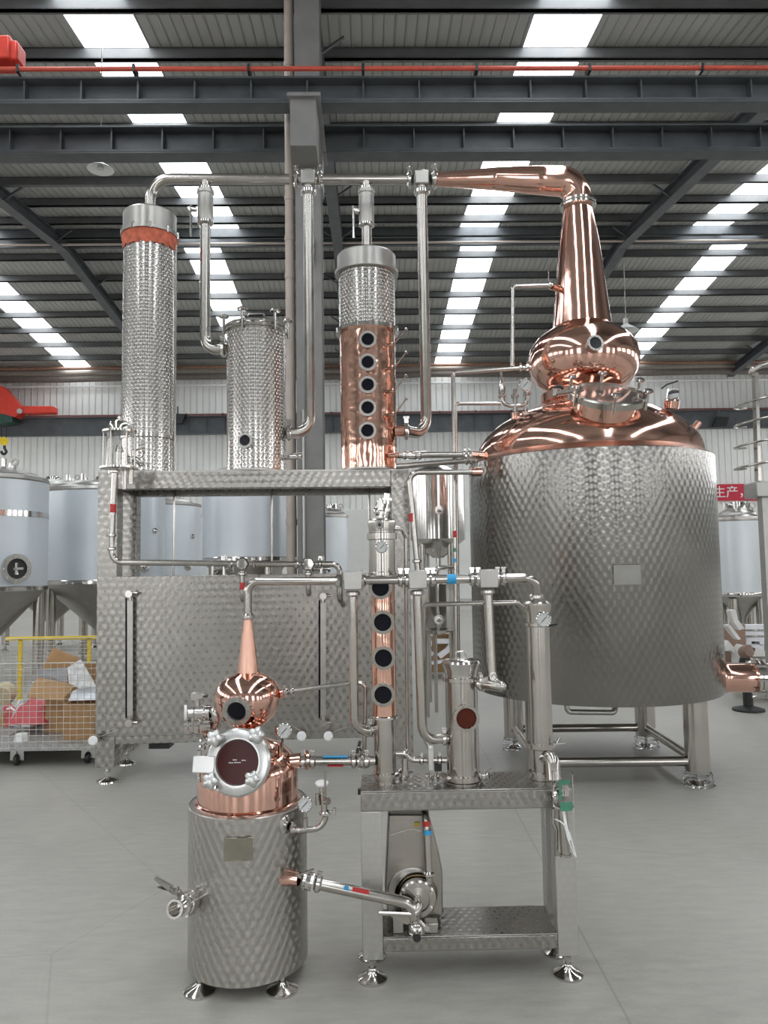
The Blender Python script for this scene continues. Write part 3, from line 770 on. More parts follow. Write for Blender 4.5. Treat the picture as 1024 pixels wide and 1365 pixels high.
# ------------------------------------------------------------------ the wire mesh trolley
x0, x1, y0, y1, zd = -3.90, -2.27, 6.12, 7.75, .155
ct = thing('mesh_trolley', 'wheeled wire mesh trolley with yellow top rails, left of the big frame', 'trolley', ((x0 + x1) / 2, (y0 + y1) / 2, 0))
mb = MB().box(((x0 + x1) / 2, (y0 + y1) / 2, zd), (x1 - x0, y1 - y0, .05))
mb.build('deck', plain('galvanised deck', (.36, .36, .35), .5, metal=.5, var=.25, nscale=40), ct)
zf = zat(884, y0, 60); zb_ = zat(851, y1, 60)
def mesh(p0, p1, z0, z1, nx, nz, nm='mesh_side'):
    mb = MB(); p0, p1 = V(p0), V(p1)
    for i in range(nx + 1):
        q0 = p0.lerp(p1, i / nx); mb.tube([q0 + V((0, 0, z0)), q0 + V((0, 0, z1))], .0022, seg=5, cap=False)
    for k in range(nz + 1):
        z = z0 + (z1 - z0) * k / nz; mb.tube([p0 + V((0, 0, z)), p1 + V((0, 0, z))], .0022 if k < nz else .005, seg=5, cap=False)
    return mb.build(nm, plain('zinc wire', (.55, .53, .48), .4, metal=.6), ct)
mesh((x0, y0, 0), (x1, y0, 0), zd, zf, 30, 14); mesh((x0, y1, 0), (x1, y1, 0), zd, zb_, 26, 20)
mesh((x0, y0, 0), (x0, y1, 0), zd, zf, 28, 14); mesh((x1, y0, 0), (x1, y1, 0), zd, zf, 28, 14)
def yb(a, b_, w=.035): MB().bar(a, b_, w, w).build('yellow_rail', YELLOW, ct)
yb((x0, y1 + .03, zb_), (x1, y1 + .03, zb_)); yb((x1, y1 + .03, zb_), (x1, y1 - .25, zb_), .03)
for u_ in (27, 119): xx = at(u_, 890, y1 + .03).x; yb((xx, y1 + .03, zd), (xx, y1 + .03, zb_))
for (wx, wy) in ((-3.0, 6.2), (-2.44, 6.24), (x0 + .3, 7.5), (x1 - .15, 7.5)):
    w = MB().bar((wx - .03, wy, .04), (wx - .03, wy, .13), .008, .05); w.bar((wx + .03, wy, .04), (wx + .03, wy, .13), .008, .05); w.box((wx, wy, .128), (.10, .10, .01))
    cb = w.build('caster', DARKST, ct); MB().lathe([(0, -.02), (.035, -.02), (.045, -.012), (.045, .012), (.035, .02), (0, .02)], axis((wx, wy, .045), (1, 0, 0)), 20).build('wheel', BLACK, cb)
# cartons
def carton(u0, v0, u1, v1, Y, dep, label, rot=0, flaps=True):
    a, b_ = at(u0, v1, Y), at(u1, v0, Y); w, h = b_.x - a.x, b_.z - a.z; z0 = zd + .025
    h = b_.z - z0
    r = thing('cardboard_box', label, 'box', ((a.x + b_.x) / 2, Y + dep / 2, z0), 'cardboard boxes in the mesh trolley')
    M = Matrix.Translation(V(((a.x + b_.x) / 2, Y + dep / 2, z0))) @ Matrix.Rotation(rot, 4, 'Z')
    t = .008; mb = MB()
    mb.box((0, -dep / 2, h / 2), (w, t, h), M).box((0, dep / 2, h / 2), (w, t, h), M).box((-w / 2, 0, h / 2), (t, dep, h), M).box((w / 2, 0, h / 2), (t, dep, h), M).box((0, 0, t), (w, dep, t), M)
    mb.build('body', CARD, r)
    if flaps:
        f = MB().prism([M @ V((-w / 2, -dep / 2, h)), M @ V((w / 2, -dep / 2, h)), M @ V((w / 2 - .03, -dep / 2 - .06, h + .07)), M @ V((-w / 2 + .03, -dep / 2 - .06, h + .07))], (0, .006, .004)); f.build('flap', CARD, r)
        f = MB().prism([M @ V((-w / 2, -dep / 2, h)), M @ V((-w / 2, dep / 2, h)), M @ V((-w / 2 - .14, dep / 2 - .04, h + .04)), M @ V((-w / 2 - .14, -dep / 2 + .04, h + .04))], (0, .0, .006)); f.build('flap', CARD, r)
    return r
carton(84, 938, 127, 992, 6.28, .42, 'open cardboard box at the front right of the trolley', flaps=False)
carton(60, 928, 86, 986, 6.58, .4, 'narrow cardboard box left of the open one in the trolley')
carton(88, 890, 126, 940, 7.13, .3, 'cardboard box at the back right of the trolley', flaps=False)
Yc = 6.88
tag(MB().prism([at(57, 891, Yc), at(70, 866, Yc), at(105, 880, Yc), at(98, 892, Yc)], (0, .01, .02)).build('cardboard_sheet', CARD), 'loose cardboard sheet sticking up highest in the trolley', 'cardboard')
tag(MB().prism([at(36, 930, 6.43), at(49, 906, 6.58), at(100, 916, 6.58), at(84, 934, 6.43)], (0, .01, .02)).build('cardboard_flap', CARD), 'slanted loose cardboard flap in the middle of the trolley', 'cardboard')
tag(MB().prism([at(48, 892, 6.68), at(90, 890, 6.73), at(89, 912, 6.68), at(46, 910, 6.68)], (0, .01, .0)).build('foam_sheet', plain('grey foam', (.36, .36, .37), .8)), 'grey foam sheet with a torn edge in the trolley', 'foam')
tag(MB().prism([at(90, 890, 6.53), at(107, 879, 6.63), at(127, 914, 6.48), at(106, 918, 6.43), at(92, 911, 6.48)], (0, .02, .0)).build('plastic_wrap', plain('crumpled white film', (.62, .61, .60), .35, var=.25, nscale=18, bump=1)), 'crumpled white plastic film over the boxes', 'wrap')
tag(MB().prism([at(91, 934, 6.40), at(97, 921, 6.48), at(114, 917, 6.53), at(127, 915, 6.53), at(127, 933, 6.40)], (0, .12, .0)).build('foam_block', plain('white foam', (.75, .78, .82), .6)), 'white foam piece lying in the open box', 'foam')
p0 = at(12, 966, 6.48)
tag(MB().prism([at(10, 966, 6.48), at(27, 940, 6.78), at(59, 940, 6.78), at(59, 966, 6.48)], (0, .25, .0)).build('plastic_bag', PALER), 'red plastic bag lying on the trolley deck', 'bag')
for i in range(14):
    u_ = random.uniform(2, 42); p = V((at(u_, 940, 6.88).x, 6.88 + random.uniform(0, .4), zd + .03)); s = random.uniform(.05, .1)
    tag(MB().lathe([(0, 0), (s, 0), (s * .8, s * 1.1), (s * .3, s * 1.9), (0, s * 1.8)], axis(p, (random.uniform(-.4, .4), random.uniform(-.3, .3), 1)), 6).build('offcut', [WHITE, PALER, CARD, FACE][i % 4]),
        'small crumpled scrap piled on the left of the trolley deck', 'scrap', 'scraps on the trolley deck')
tag(MB().lathe([(0, 0), (.06, 0), (.05, .06), (0, .07)], axis((-2.99, 6.25, zd + .026), (0, 0, 1)), 7).build('offcut', WHITE), 'white crumpled scrap alone at the front of the trolley deck', 'scrap')
tag(MB().lathe([(0, -.08), (.09, -.06), (.10, 0), (.09, .06), (0, .08)], axis((at(6, 920, 6.78).x, 6.78, zat(925, 6.78, 6)), (0, 1, .3)), 14).build('offcut', plain('tan paper', (.5, .42, .28), .8)), 'tan paper ball at the left side of the trolley', 'scrap')

# ------------------------------------------------------------------ the big frame
FX, FY, FYAW, FW, FD = -2.147, 5.610, .057, 2.345, .66
FZT, FZP, FZB = EYE + .750, EYE - .037, EYE - 1.266
FM = Matrix.Translation((FX, FY, 0)) @ Matrix.Rotation(FYAW, 4, 'Z')
def fr(s, t, z): return FM @ V((s, t, z))
def onf(u, v, off=0.0):
    """point on the frame's front plane, off metres in front of it"""
    n = (FM.to_3x3() @ V((0, -1, 0))); d = at(u, v, 1) - V((0, 0, EYE)); p0 = V((FX, FY, 0)) + n * off
    k = (p0 - V((0, 0, EYE))).dot(n) / d.dot(n)
    return V((0, 0, EYE)) + d * k
FN = FM.to_3x3() @ V((0, -1, 0)); FXD = FM.to_3x3() @ V((1, 0, 0))
frame = thing('still_frame', 'tall swirl polished steel frame carrying three tall columns', 'frame', fr(FW / 2, FD / 2, 0))
def fbox(s0, s1, t0, t1, z0, z1, nm, mat=SW_FRAME, bev=.004): return MB().box(((s0 + s1) / 2, (t0 + t1) / 2, (z0 + z1) / 2), (s1 - s0, t1 - t0, z1 - z0), FM).build(nm, mat, frame, bevel=bev)
PW, TH = .145, .13
for s in (0, FW - PW * .95):
    for t in (0, FD - PW): fbox(s, s + PW * (.95 if s else 1), t, t + PW, .12, FZT, 'post')
fbox(PW, FW - PW * .95, 0, .10, FZT - TH, FZT, 'top_rail'); fbox(PW, FW - PW * .95, FD - .10, FD, FZT - TH, FZT, 'top_rail')
fbox(.02, .12, PW, FD - PW, FZT - TH, FZT - .01, 'side_rail'); fbox(FW - .12, FW - .02, PW, FD - PW, FZT - TH, FZT - .01, 'side_rail')
fbox(.0, FW, .0, FD, FZT - .004, FZT + .006, 'deck_plate', SATIN, 0)
fbox(PW * .55, FW - PW * .3, -.006, .012, FZB + .055, FZP, 'front_panel')
fbox(PW, FW - PW * .95, .0, .10, FZB, FZB + .07, 'bottom_rail'); fbox(PW, FW - PW * .95, FD - .1, FD, FZB, FZB + .07, 'bottom_rail')
fbox(.03, .10, PW, FD - PW, .14, .20, 'side_rail', STEEL)
for s in (PW / 2, FW - PW / 2):
    for t in (PW / 2, FD - PW / 2):
        MB().lathe([(0, .035), (.02, .035), (.028, .03), (.075, .012), (.078, 0), (0, 0)], axis(fr(s, t, 0), (0, 0, 1)), 20).cyl(fr(s, t, .02), fr(s, t, .13), .013).lathe([(0, .07), (.024, .07), (.024, .085), (0, .085)], axis(fr(s, t, 0), (0, 0, 1)), 6).build('levelling_foot', POL, frame)
# control box behind the lower left and two condensate channels on the panel
c_ = fr(.38, FD - .22, .22); MB().box(c_, (.16, .14, .12)).build('drain_box', BLACK, frame)
def level_gauge(u, v0, v1, label):
    a, b_ = onf(u, v0, .055), onf(u, v1, .055); r = thing('level_gauge', label, 'gauge', b_)
    MB().bar(b_, a, .04, .012, up=FN).build('guard_channel', SATIN, r)
    MB().tube([b_ - FXD * .028, a - FXD * .028], .007, seg=8).build('sight_tube', GLASSK, r)
    for p, s in ((a, 1), (b_, -1)):
        mb = MB().cyl(p - V((0, 0, .02 * s)), p + V((0, 0, .05 * s)), .018); mb.cyl(p + V((0, 0, .03 * s)) - FN * .06, p + V((0, 0, .03 * s)) + FN * .03, .014)
        mb.lathe([(0, -.01), (.026, -.01), (.026, .01), (0, .01)], axis(p + V((0, 0, .03 * s)) + FN * .035, FN), 12); mb.cyl(p + V((0, 0, .035 * s)) + FXD * .01, p + V((0, 0, .035 * s)) + FXD * .055, .010)
        mb.build('gauge_valve', STEEL, r)
level_gauge(173.5, 797, 957, 'flat steel level gauge at the left of the swirled panel')
level_gauge(431, 800, 957, 'flat steel level gauge on the panel left of the sight glass column')
def knob_valve(u, v, label, lev):
    p = onf(u, v, .0); r = thing('sampling_valve', label, 'valve', p, 'sampling valves low on the frame')
    MB().cyl(p, p + FN * .10, .014).lathe([(.014, 0), (.03, 0), (.03, .02), (.014, .02)], axis(p + FN * .04, FN), 16).build('valve_body', POL, r)
    MB().lathe([(0, 0), (.034, 0), (.034, .012), (.026, .018), (0, .018)], axis(p + FN * .10, FN), 20).build('white_cap', WHITE, r)
    MB().bar(p + FN * .05 + V((.01, 0, .01)), onf(lev[0], lev[1], .06), .014, .005).build('lever_handle', POL, r)
knob_valve(130.5, 983, 'white capped sampling valve on the left post of the frame', (160, 972))
knob_valve(403, 977, 'white capped sampling valve below the panel, left of its twin', (381, 961))
knob_valve(438, 977, 'white capped sampling valve below the panel, next to the vertical pipe', (464, 968))

# ------------------------------------------------------------------ columns on the deck
DZ = FZT + .006
# A: tall condenser
YA = 5.93; ax_ = at(199, 450, YA).x
colA = thing('condenser_column', 'tallest dimpled steel column with a red cloth band under its cap', 'column', (ax_, YA, DZ))
A = axis((ax_, YA, 0), (0, 0, 1)); z = lambda v: zat(v, YA, 199)
RA = .205
MB().lathe([(0, DZ), (RA * 1.12, DZ), (RA * 1.12, DZ + .015), (RA, DZ + .015)], A, 40).build('base_flange', SATIN, colA)
MB().lathe([(RA, DZ), (RA, z(312))], A, 56).build('dimpled_jacket', DIMP, colA)
MB().lathe([(RA, -.012), (RA * 1.06, -.012), (RA * 1.06, .012), (RA, .012)], axis((ax_, YA, z(585)), (0, 0, 1)), 48).build('flange_ring', POL, colA)
mb = MB(); prof = [(RA * 1.02, z(336)), (RA * 1.05, z(331)), (RA * 1.04, z(326)), (RA * 1.08, z(322)), (RA * 1.05, z(317)), (RA * 1.06, z(313)), (RA, z(312))]
mb.lathe(prof, A, 40)
for i, p in enumerate(mb.v): p.z += .012 * math.sin(i * .37); 
mb.build('cloth_band', CLOTH, colA)
MB().lathe([(RA, z(318)), (RA * 1.12, z(318)), (RA * 1.12, z(313)), (RA * 1.03, z(312)), (RA * 1.03, z(289)), (RA * .98, z(287)), (0, z(287))], A, 48).build('cap', SATIN, colA)
for k in range(10):
    a = k * PI / 5; c = V((ax_ + RA * 1.08 * math.cos(a), YA + RA * 1.08 * math.sin(a), z(316))); MB().cyl(c - V((0, 0, .02)), c + V((0, 0, .03)), .012, seg=6).build('bolt', POL, colA)
pc = V((ax_, YA, z(600))); pn = V((-.35, -.93, 0)).normalized()
MB().tube([V((ax_ + RA * 1.09, YA - .04, z(330))), V((ax_ + RA * 1.09, YA - .04, DZ))], .008).build('vent_pipe', STEEL, colA)
# B: squat lidded
YB_ = 5.90; bx_ = at(342, 530, YB_).x
colB = thing('doubler_column', 'short dimpled steel column with a clamped lid and one sight glass', 'column', (bx_, YB_, DZ))
A = axis((bx_, YB_, 0), (0, 0, 1)); z = lambda v: zat(v, YB_, 342); RB = .232
MB().lathe([(RB, DZ), (RB, z(441))], A, 56).build('dimpled_jacket', DIMP, colB)
MB().lathe([(0, DZ), (RB * 1.1, DZ), (RB * 1.1, DZ + .012), (RB, DZ + .012)], A, 40).build('base_flange', SATIN, colB)
MB().lathe([(RB, z(446)), (RB * 1.07, z(445)), (RB * 1.07, z(442)), (RB * 1.02, z(441)), (RB * 1.07, z(440)), (RB * 1.07, z(437)), (RB * .9, z(433)), (RB * .5, z(429)), (0, z(428))], A, 48).build('lid', POL, colB)
for k in range(6):
    a = k * PI / 3 + .25; c = V((bx_ + RB * 1.1 * math.cos(a), YB_ + RB * 1.1 * math.sin(a), z(441)))
    MB().cyl(c - V((0, 0, .05)), c + V((0, 0, .09)), .012, seg=8).lathe([(0, 0), (.038, .004), (.042, .012), (.034, .022), (0, .024)], axis(c + V((0, 0, .085)), (0, 0, 1)), 14).build('lid_clamp', POL, colB)
MB().tube([V((bx_ - .05, YB_ - .1, z(434))), V((bx_ - .05, YB_ - .1, z(424))), V((bx_ + .08, YB_ - .1, z(424))), V((bx_ + .08, YB_ - .1, z(434)))], .006, bend=.012, seg=6).build('lid_handle', STEEL, colB)
n = V(((at(335, 587, YB_).x - bx_) / RB, -1, 0)).normalized(); p = V((bx_, YB_, zat(587, YB_ - RB - .02, 335))) + n * (RB + .012)
sight(colB, p, n, .058, .038, GLASSK, 10)
p = V((bx_ + RB, YB_ - .03, z(611))); ballvalve(colB, p, p + V((.13, -.02, 0)), .013, (p + V((.07, 0, .03)), p + V((.15, -.01, .035))))
# C: copper rectifier
YCC = 5.90; cx_ = at(491, 530, YCC).x
colC = thing('rectifier_column', 'copper column with five sight glasses and a dimpled steel top', 'column', (cx_, YCC, DZ))
A = axis((cx_, YCC, 0), (0, 0, 1)); z = lambda v: zat(v, YCC, 491); RC = .222
MB().lathe([(0, DZ), (RC * 1.1, DZ), (RC * 1.1, DZ + .012), (RC, DZ + .012)], A, 40).build('base_flange', SATIN, colC)
MB().lathe([(RC, DZ), (RC, z(600)), (RC * 1.004, z(598)), (RC, z(596)), (RC, z(441))], A, 56).build('copper_shell', COPPER2, colC)
RS = .225
MB().lathe([(RS, z(440)), (RS, z(366))], A, 56).build('dimpled_jacket', DIMP, colC)
MB().lathe([(RC, z(446)), (RS * 1.12, z(446)), (RS * 1.12, z(441)), (RS, z(440))], A, 48).build('lower_flange', POL, colC)
MB().lathe([(RS, z(368)), (RS * 1.14, z(368)), (RS * 1.14, z(364)), (RS * 1.05, z(363)), (RS * 1.05, z(344)), (RS, z(342)), (0, z(342))], A, 48).build('cap', SATIN, colC)
for k in range(12):
    a = k * PI / 6 + .2; c = V((cx_ + RS * 1.09 * math.cos(a), YCC + RS * 1.09 * math.sin(a), z(443))); MB().cyl(c - V((0, 0, .02)), c + V((0, 0, .025)), .011, seg=6).build('bolt', POL, colC)
for v_ in (452.5, 483, 513, 543.5, 574):
    n = V(((at(491, v_, YCC).x - cx_) / RC, -1, 0)).normalized(); p = V((cx_, YCC, zat(v_, YCC - RC - .02, 491))) + n * (RC + .012); sight(colC, p, n, .066, .044, GLASSK, 12)
for v_ in (470, 500, 530, 560):
    b0 = V((cx_ + RC * .62, YCC - RC * .79, z(v_))); t0 = b0 + V((.07, -.03, .005)); t1 = V((at(541, v_ - 20, YCC - .2).x, YCC - .2, z(v_ - 19)))
    o = MB().cyl(b0 - V((.03, -.02, 0)), t0, .014, seg=10).lathe([(.014, 0), (.022, 0), (.022, .012), (.014, .012)], axis(t0 - V((.012, -.005, 0)), (1, -.4, 0)), 12).build('sample_spout', COPPER, colC)
    MB().tube([t0, t1], .0055, seg=7).lathe([(0, 0), (.013, .003), (.013, .015), (0, .018)], axis(t1, t1 - t0), 10).build('sample_rod', STEEL, o)
for dy, v_ in ((0, 577),):
    a = V((cx_ + RC * .95, YCC - .06, z(v_))); MB().cyl(a, a + V((.085, -.01, 0)), .045, seg=20).build('copper_nozzle', COPPER, colC)

# header pipe and its drops
YH = 5.95; zh = at(330, 238, YH).z
def yh(u): return 5.93 + (u - 200) * .00022
def hp(u, v=None):
    Y_ = yh(u); p = at(u, 237.5, Y_); return V((p.x, Y_, zh)) if v is None else at(u, v, Y_)
hd = thing('vapour_header', 'long steel vapour pipe running above the three columns', 'pipe', hp(330))
rH = .043
pA = V((ax_, YA, zat(287, YA, 199)))
pipe(hd, [pA, V((ax_, YA, zh)), hp(386)], rH, .17)
pipe(hd, [hp(395), hp(546)], rH)
def block(root, c, s, nm='junction_block', mat=SATIN, d=None):
    mb = MB(); M = Matrix.Translation(c) @ Matrix.Rotation(FYAW * .5, 4, 'Z')
    h = s / 2; mb.box((0, 0, 0), (s, s, s), M)
    for sg in (-1, 1): mb.lathe([(h * .8, 0), (h * .8, h * .25), (0, h * .25)], M @ axis((0, 0, sg * h), (0, 0, sg)), 16)
    return mb.build(nm, mat, root, bevel=s * .08)
for u_ in (411, 562):
    block(hd, hp(u_), .115)
    for s in (-1, 1): clamp(hd, hp(u_) + V((s * .10, 0, 0)), (1, 0, 0), rH, .022, wing=True)
MB().bar(hp(427) + V((0, -.06, -.06)), hp(456) + V((0, -.06, -.062)), .02, .006).build('lever_handle', STEEL, hd)
def drop(name, label, u, v_valve, v_end, end, rr=.042, handle=True):
    r = thing(name, label, 'pipe', end); top = hp(u)
    if v_valve:
        v0, v1 = v_valve; a, b_ = at(u, v0, yh(u)), at(u, v1, yh(u)); x_ = top.x
        a, b_ = V((x_, yh(u), a.z)), V((x_, yh(u), b_.z))
        pipe(r, [top - V((0, 0, .02)), a], rr * .9, name='pipe')
        clamp(r, a, (0, 0, 1), rr * .9, .02); clamp(r, b_, (0, 0, 1), rr, .02)
        mid = MB().lathe([(rr, 0), (rr * 1.25, .005), (rr * 1.5, .03), (rr * 1.5, (a - b_).length - .05), (rr * 1.65, (a - b_).length - .045), (rr * 1.65, (a - b_).length - .015), (rr, (a - b_).length)], axis(b_, (0, 0, 1)), 28)
        vb = mid.build('valve_body', SATIN, r)
        c = (a * .35 + b_ * .65) + V((-rr * 1.5, -.02, 0))
        h = MB().cyl(c, c + V((-.05, -.02, 0)), .02); h.tube([c + V((-.045, -.03, .03)), c + V((-.045, -.03, 0)), c + V((-.042, -.035, -.24))], .009, seg=8); h.build('lever_handle', POL, vb)
        start = b_
    else:
        start = V((top.x, yh(u), top.z - .05)); clamp(r, start - V((0, 0, .06)), (0, 0, 1), rr, .03)
    return r, start
r, s = drop('reflux_pipe', 'steel pipe with a lever valve dropping to the short lidded column', 274, (252, 297), 450, V((bx_ - RB, YB_, zat(467, YB_, 300))))
e = V((bx_ - RB + .01, YB_ - .02, zat(466, YB_, 300)))
pipe(r, [s, V((s.x, s.y, e.z)), e], .042, .13, name='drop_pipe'); clamp(r, e - V((.04, 0, 0)), (1, 0, 0), .042, .02)
r, s = drop('reflux_pipe', 'long steel pipe dropping behind the lidded column to its lower right side', 411, None, 560, V((bx_ + RB, YB_, zat(578, YB_, 382))))
e = V((bx_ + RB - .01, YB_ - .03, zat(578, YB_, 382)))
pipe(r, [s, V((s.x, s.y, e.z)), e], .044, .15, name='drop_pipe'); clamp(r, e + V((.04, 0, 0)), (1, 0, 0), .042, .02)
r, s = drop('reflux_pipe', 'short steel pipe with a lever valve on top of the copper column', 488, (252, 300), 335, V((cx_, YCC, zat(342, YCC, 491))))
pipe(r, [s, V((s.x, s.y, zat(343, YCC, 491)))], .042, name='drop_pipe')
r, s = drop('reflux_pipe', 'long steel pipe dropping right of the copper column to its copper nozzle', 562, None, 560, V((cx_ + RC + .1, YCC, zat(577, YCC, 535))))
e = V((cx_ + RC + .075, YCC - .07, zat(577, YCC, 535)))
pipe(r, [s, V((s.x, s.y, e.z)), e], .044, .15, name='drop_pipe'); clamp(r, e, (1, 0, 0), .046, .02)

# spirit safe lantern at the frame's left corner
YL = 5.33; lx_ = at(159, 600, YL).x; z = lambda v: zat(v, YL, 159)
ln = thing('spirit_safe', 'small glass lantern with a domed steel lid at the frame corner', 'lantern', (lx_, YL, z(626)))
A = axis((lx_, YL, 0), (0, 0, 1))
MB().lathe([(0, z(625)), (.132, z(625)), (.132, z(623)), (0, z(623))], A, 32).build('base_plate', POL, ln)
MB().lathe([(0, z(577)), (.12, z(577)), (.12, z(574.5)), (.09, z(574)), (.085, z(569)), (.065, z(563)), (.03, z(559.5)), (.012, z(559)), (.014, z(556)), (.006, z(554)), (0, z(554))], A, 32).build('domed_lid', POL, ln)
MB().lathe([(.088, z(623)), (.088, z(577)), (.084, z(577)), (.084, z(623))], A, 32).build('glass_cylinder', CLEAR, ln)
for k in range(6):
    a = k * PI / 3 + .3; c = V((lx_ + .106 * math.cos(a), YL + .106 * math.sin(a), 0)); MB().cyl(c + V((0, 0, z(625))), c + V((0, 0, z(573))), .006, seg=8).build('tie_rod', STEEL, ln)
MB().cyl((lx_, YL, z(623)), (lx_, YL, z(600)), .018).lathe([(.018, 0), (.03, 0), (.018, .05)], axis((lx_, YL, z(602)), (0, 0, 1)), 14).build('inner_cup', STEEL, ln)
a = V((ax_ - RA * .5, YA - RA * .85, z(604))); MB().tube([V((lx_ + .08, YL + .02, z(604))), a], .022).build('inlet_pipe', STEEL, ln)
clamp(ln, V((lx_ + .12, YL + .06, z(604))), a - V((lx_ + .08, YL + .02, z(604))), .022, .015)
MB().cyl((lx_ + .035, YL + .02, z(625)), (lx_ + .035, YL + .02, z(652)), .016).cyl((lx_ + .075, YL + .03, z(625)), (lx_ + .075, YL + .03, z(645)), .020).build('drain_stub', STEEL, ln)
# product pipe along the panel
pp = thing('product_pipe', 'thin steel pipe from the lantern down and along the top of the swirled panel', 'pipe', V((lx_, YL, z(748))))
p0 = V((lx_ - .025, YL - .01, z(626))); p1 = V((at(149, 735, YL).x, YL, z(720)))
pipe(pp, [p0, p1], .0215); pipe(pp, [p1, V((p1.x, YL, z(749.5))), onf(316, 751, .27)], .021, .075)
clamp(pp, p0.lerp(p1, .03), p1 - p0, .0215, .012); clamp(pp, p0.lerp(p1, .93), p1 - p0, .0215, .012); clamp(pp, p1 - V((0, 0, .06)), (0, 0, 1), .0215, .012)
tape(pp, p0.lerp(p1, .55), p1 - p0, .0215, .06, REDT, 'red_tape')
def lobed(root, c, s, nm='diverter_valve'):
    mb = MB().lathe([(0, -s * .45), (s * .45, -s * .42), (s * .6, -s * .2), (s * .62, 0), (s * .6, s * .2), (s * .45, s * .42), (0, s * .45)], axis(c, FN), 8)
    for k in range(6):
        a = k * PI / 3; mb.cyl(c + FN * s * .4 + FXD * s * .42 * math.cos(a) + V((0, 0, s * .42 * math.sin(a))), c + FN * s * .5 + FXD * s * .42 * math.cos(a) + V((0, 0, s * .42 * math.sin(a))), s * .09, seg=6)
    return mb.build(nm, POL, root)
d1, d2 = onf(323, 752, .27), onf(411, 752, .27)
lobed(pp, d1, .085); lobed(pp, d2, .085)
pipe(pp, [d1 + FXD * .05, d2 - FXD * .05], .021)
for q_, s_ in ((d1, -1), (d1, 1), (d2, -1), (d2, 1)): clamp(pp, q_ + FXD * .085 * s_, FXD, .021, .014)
pipe(pp, [d2 + FXD * .05, onf(453, 752, .27), onf(453, 797, .27), onf(458, 806, .02)], .021, .06)
for d_, lo in ((d1, onf(321, 800, .27)), (d2, onf(414, 792, .27))):
    q_ = V((d_.x, d_.y, d_.z - .04)); pipe(pp, [q_, V((q_.x, q_.y, lo.z)), V((q_.x, q_.y, lo.z)) - FN * .26], .018, .05); clamp(pp, q_ - V((0, 0, .03)), (0, 0, 1), .019, .012)
    tape(pp, V((q_.x, q_.y, lo.z + .10)), (0, 0, 1), .018, .05, REDT, 'red_tape')
# little valve clusters on the panel's top edge
for u_, lb in ((296, 'small three way valve cluster on the panel edge, left one'), (428, 'small three way valve cluster on the panel edge, right one')):
    p = onf(u_, 768, .0) - FN * .10; r = thing('vent_valve', lb, 'valve', p)
    hh = zat(746, 5.6, u_) - p.z
    MB().cyl(p - V((0, 0, .02)), p + V((0, 0, hh)), .018).cyl(p + V((0, 0, hh * .45)) - FXD * .06, p + V((0, 0, hh * .45)) + FXD * .06, .014).build('valve_body', POL, r)
    for s_ in (-1, 1): MB().lathe([(0, -.01), (.03, -.01), (.03, .01), (0, .01)], axis(p + V((0, 0, hh * .45)) + FXD * .06 * s_, FXD), 12).build('clamp', POL, r)
    MB().bar(p + V((0, 0, hh)) - FXD * .02, p + V((0, 0, hh - .03)) + FXD * .11, .022, .006).build('lever_handle', STEEL, r)
    MB().lathe([(0, 0), (.025, 0), (.022, .03), (0, .035)], axis(p + V((0, 0, hh)), (0, 0, 1)), 14).build('knob', POL, r)
# thin drop wires behind the opening
for u_, v0 in ((232, 655), (362, 655), (492, 655)):
    p = at(u_, v0, 6.16); tag(MB().tube([V((p.x, 6.16, DZ - .01)), V((p.x, 6.16, FZB + .06))], .009, seg=8).build('drain_tube', STEEL), 'thin vertical steel tube inside the frame opening', 'pipe', 'thin drain tubes behind the panel')

# ------------------------------------------------------------------ the big pot still
TX, TY, TR = 1.626, 5.946, .939
ZT, ZB = EYE + .797, EYE - .940
st = thing('pot_still', 'huge pot still with a swirl polished jacket and copper dome', 'still', (TX, TY, 0))
A = axis((TX, TY, 0), (0, 0, 1))
MB().lathe([(TR - .06, ZB), (TR - .004, ZB), (TR, ZB + .006), (TR, ZT - .004), (TR - .004, ZT)], A, 96).build('jacket', SW_TANK, st)
MB().lathe([(0, ZB + .01), (TR - .01, ZB + .01)], A, 48).build('bottom_plate', SATIN, st)
MB().lathe([(TR - .003, ZT), (TR - .08, ZT + .055), (TR - .12, ZT + .055)], A, 96).build('jacket_rim', COPSAT, st)
MB().lathe([(.872, ZT + .045), (.868, ZT + .09), (.85, ZT + .15), (.805, ZT + .22), (.72, ZT + .30), (.60, ZT + .375), (.46, ZT + .43), (.36, ZT + .455), (.30, ZT + .475)], A, 96).build('copper_dome', COPPER, st)
z = lambda v: zat(v, TY, 779)
MB().lathe([(.30, ZT + .46), (.30, z(538)), (.35, z(537)), (.35, z(526)), (.30, z(525)), (.27, z(522))], A, 48).build('neck_collar', COPPER, st)
MB().lathe([(.27, z(524)), (.29, z(521)), (.36, z(513)), (.415, z(500)), (.437, z(486)), (.437, z(477)), (.42, z(465)), (.37, z(453)), (.30, z(444)), (.25, z(439)), (.232, z(436))], A, 96).build('onion_head', COPPER, st)
MB().lathe([(.232, z(436)), (.228, z(430)), (.215, z(410)), (.19, z(370)), (.16, z(325)), (.128, z(290)), (.112, z(276))], A, 72).build('neck_cone', COPPER, st)
MB().lathe([(.112, z(277)), (.142, z(277)), (.142, z(274.5)), (.135, z(273.5)), (.142, z(272.5)), (.142, z(270)), (.11, z(270))], A, 48).build('neck_clamp', POL, st)
e0 = V((TX, TY, z(271))); top = V((TX, TY, z(236))); e1 = hp(578)
pe = V((e1.x, e1.y, e1.z)); elb = V((TX - .03, TY, z(243)))
path = [e0, V((TX, TY, z(241))), at(735, 243, TY), pe]
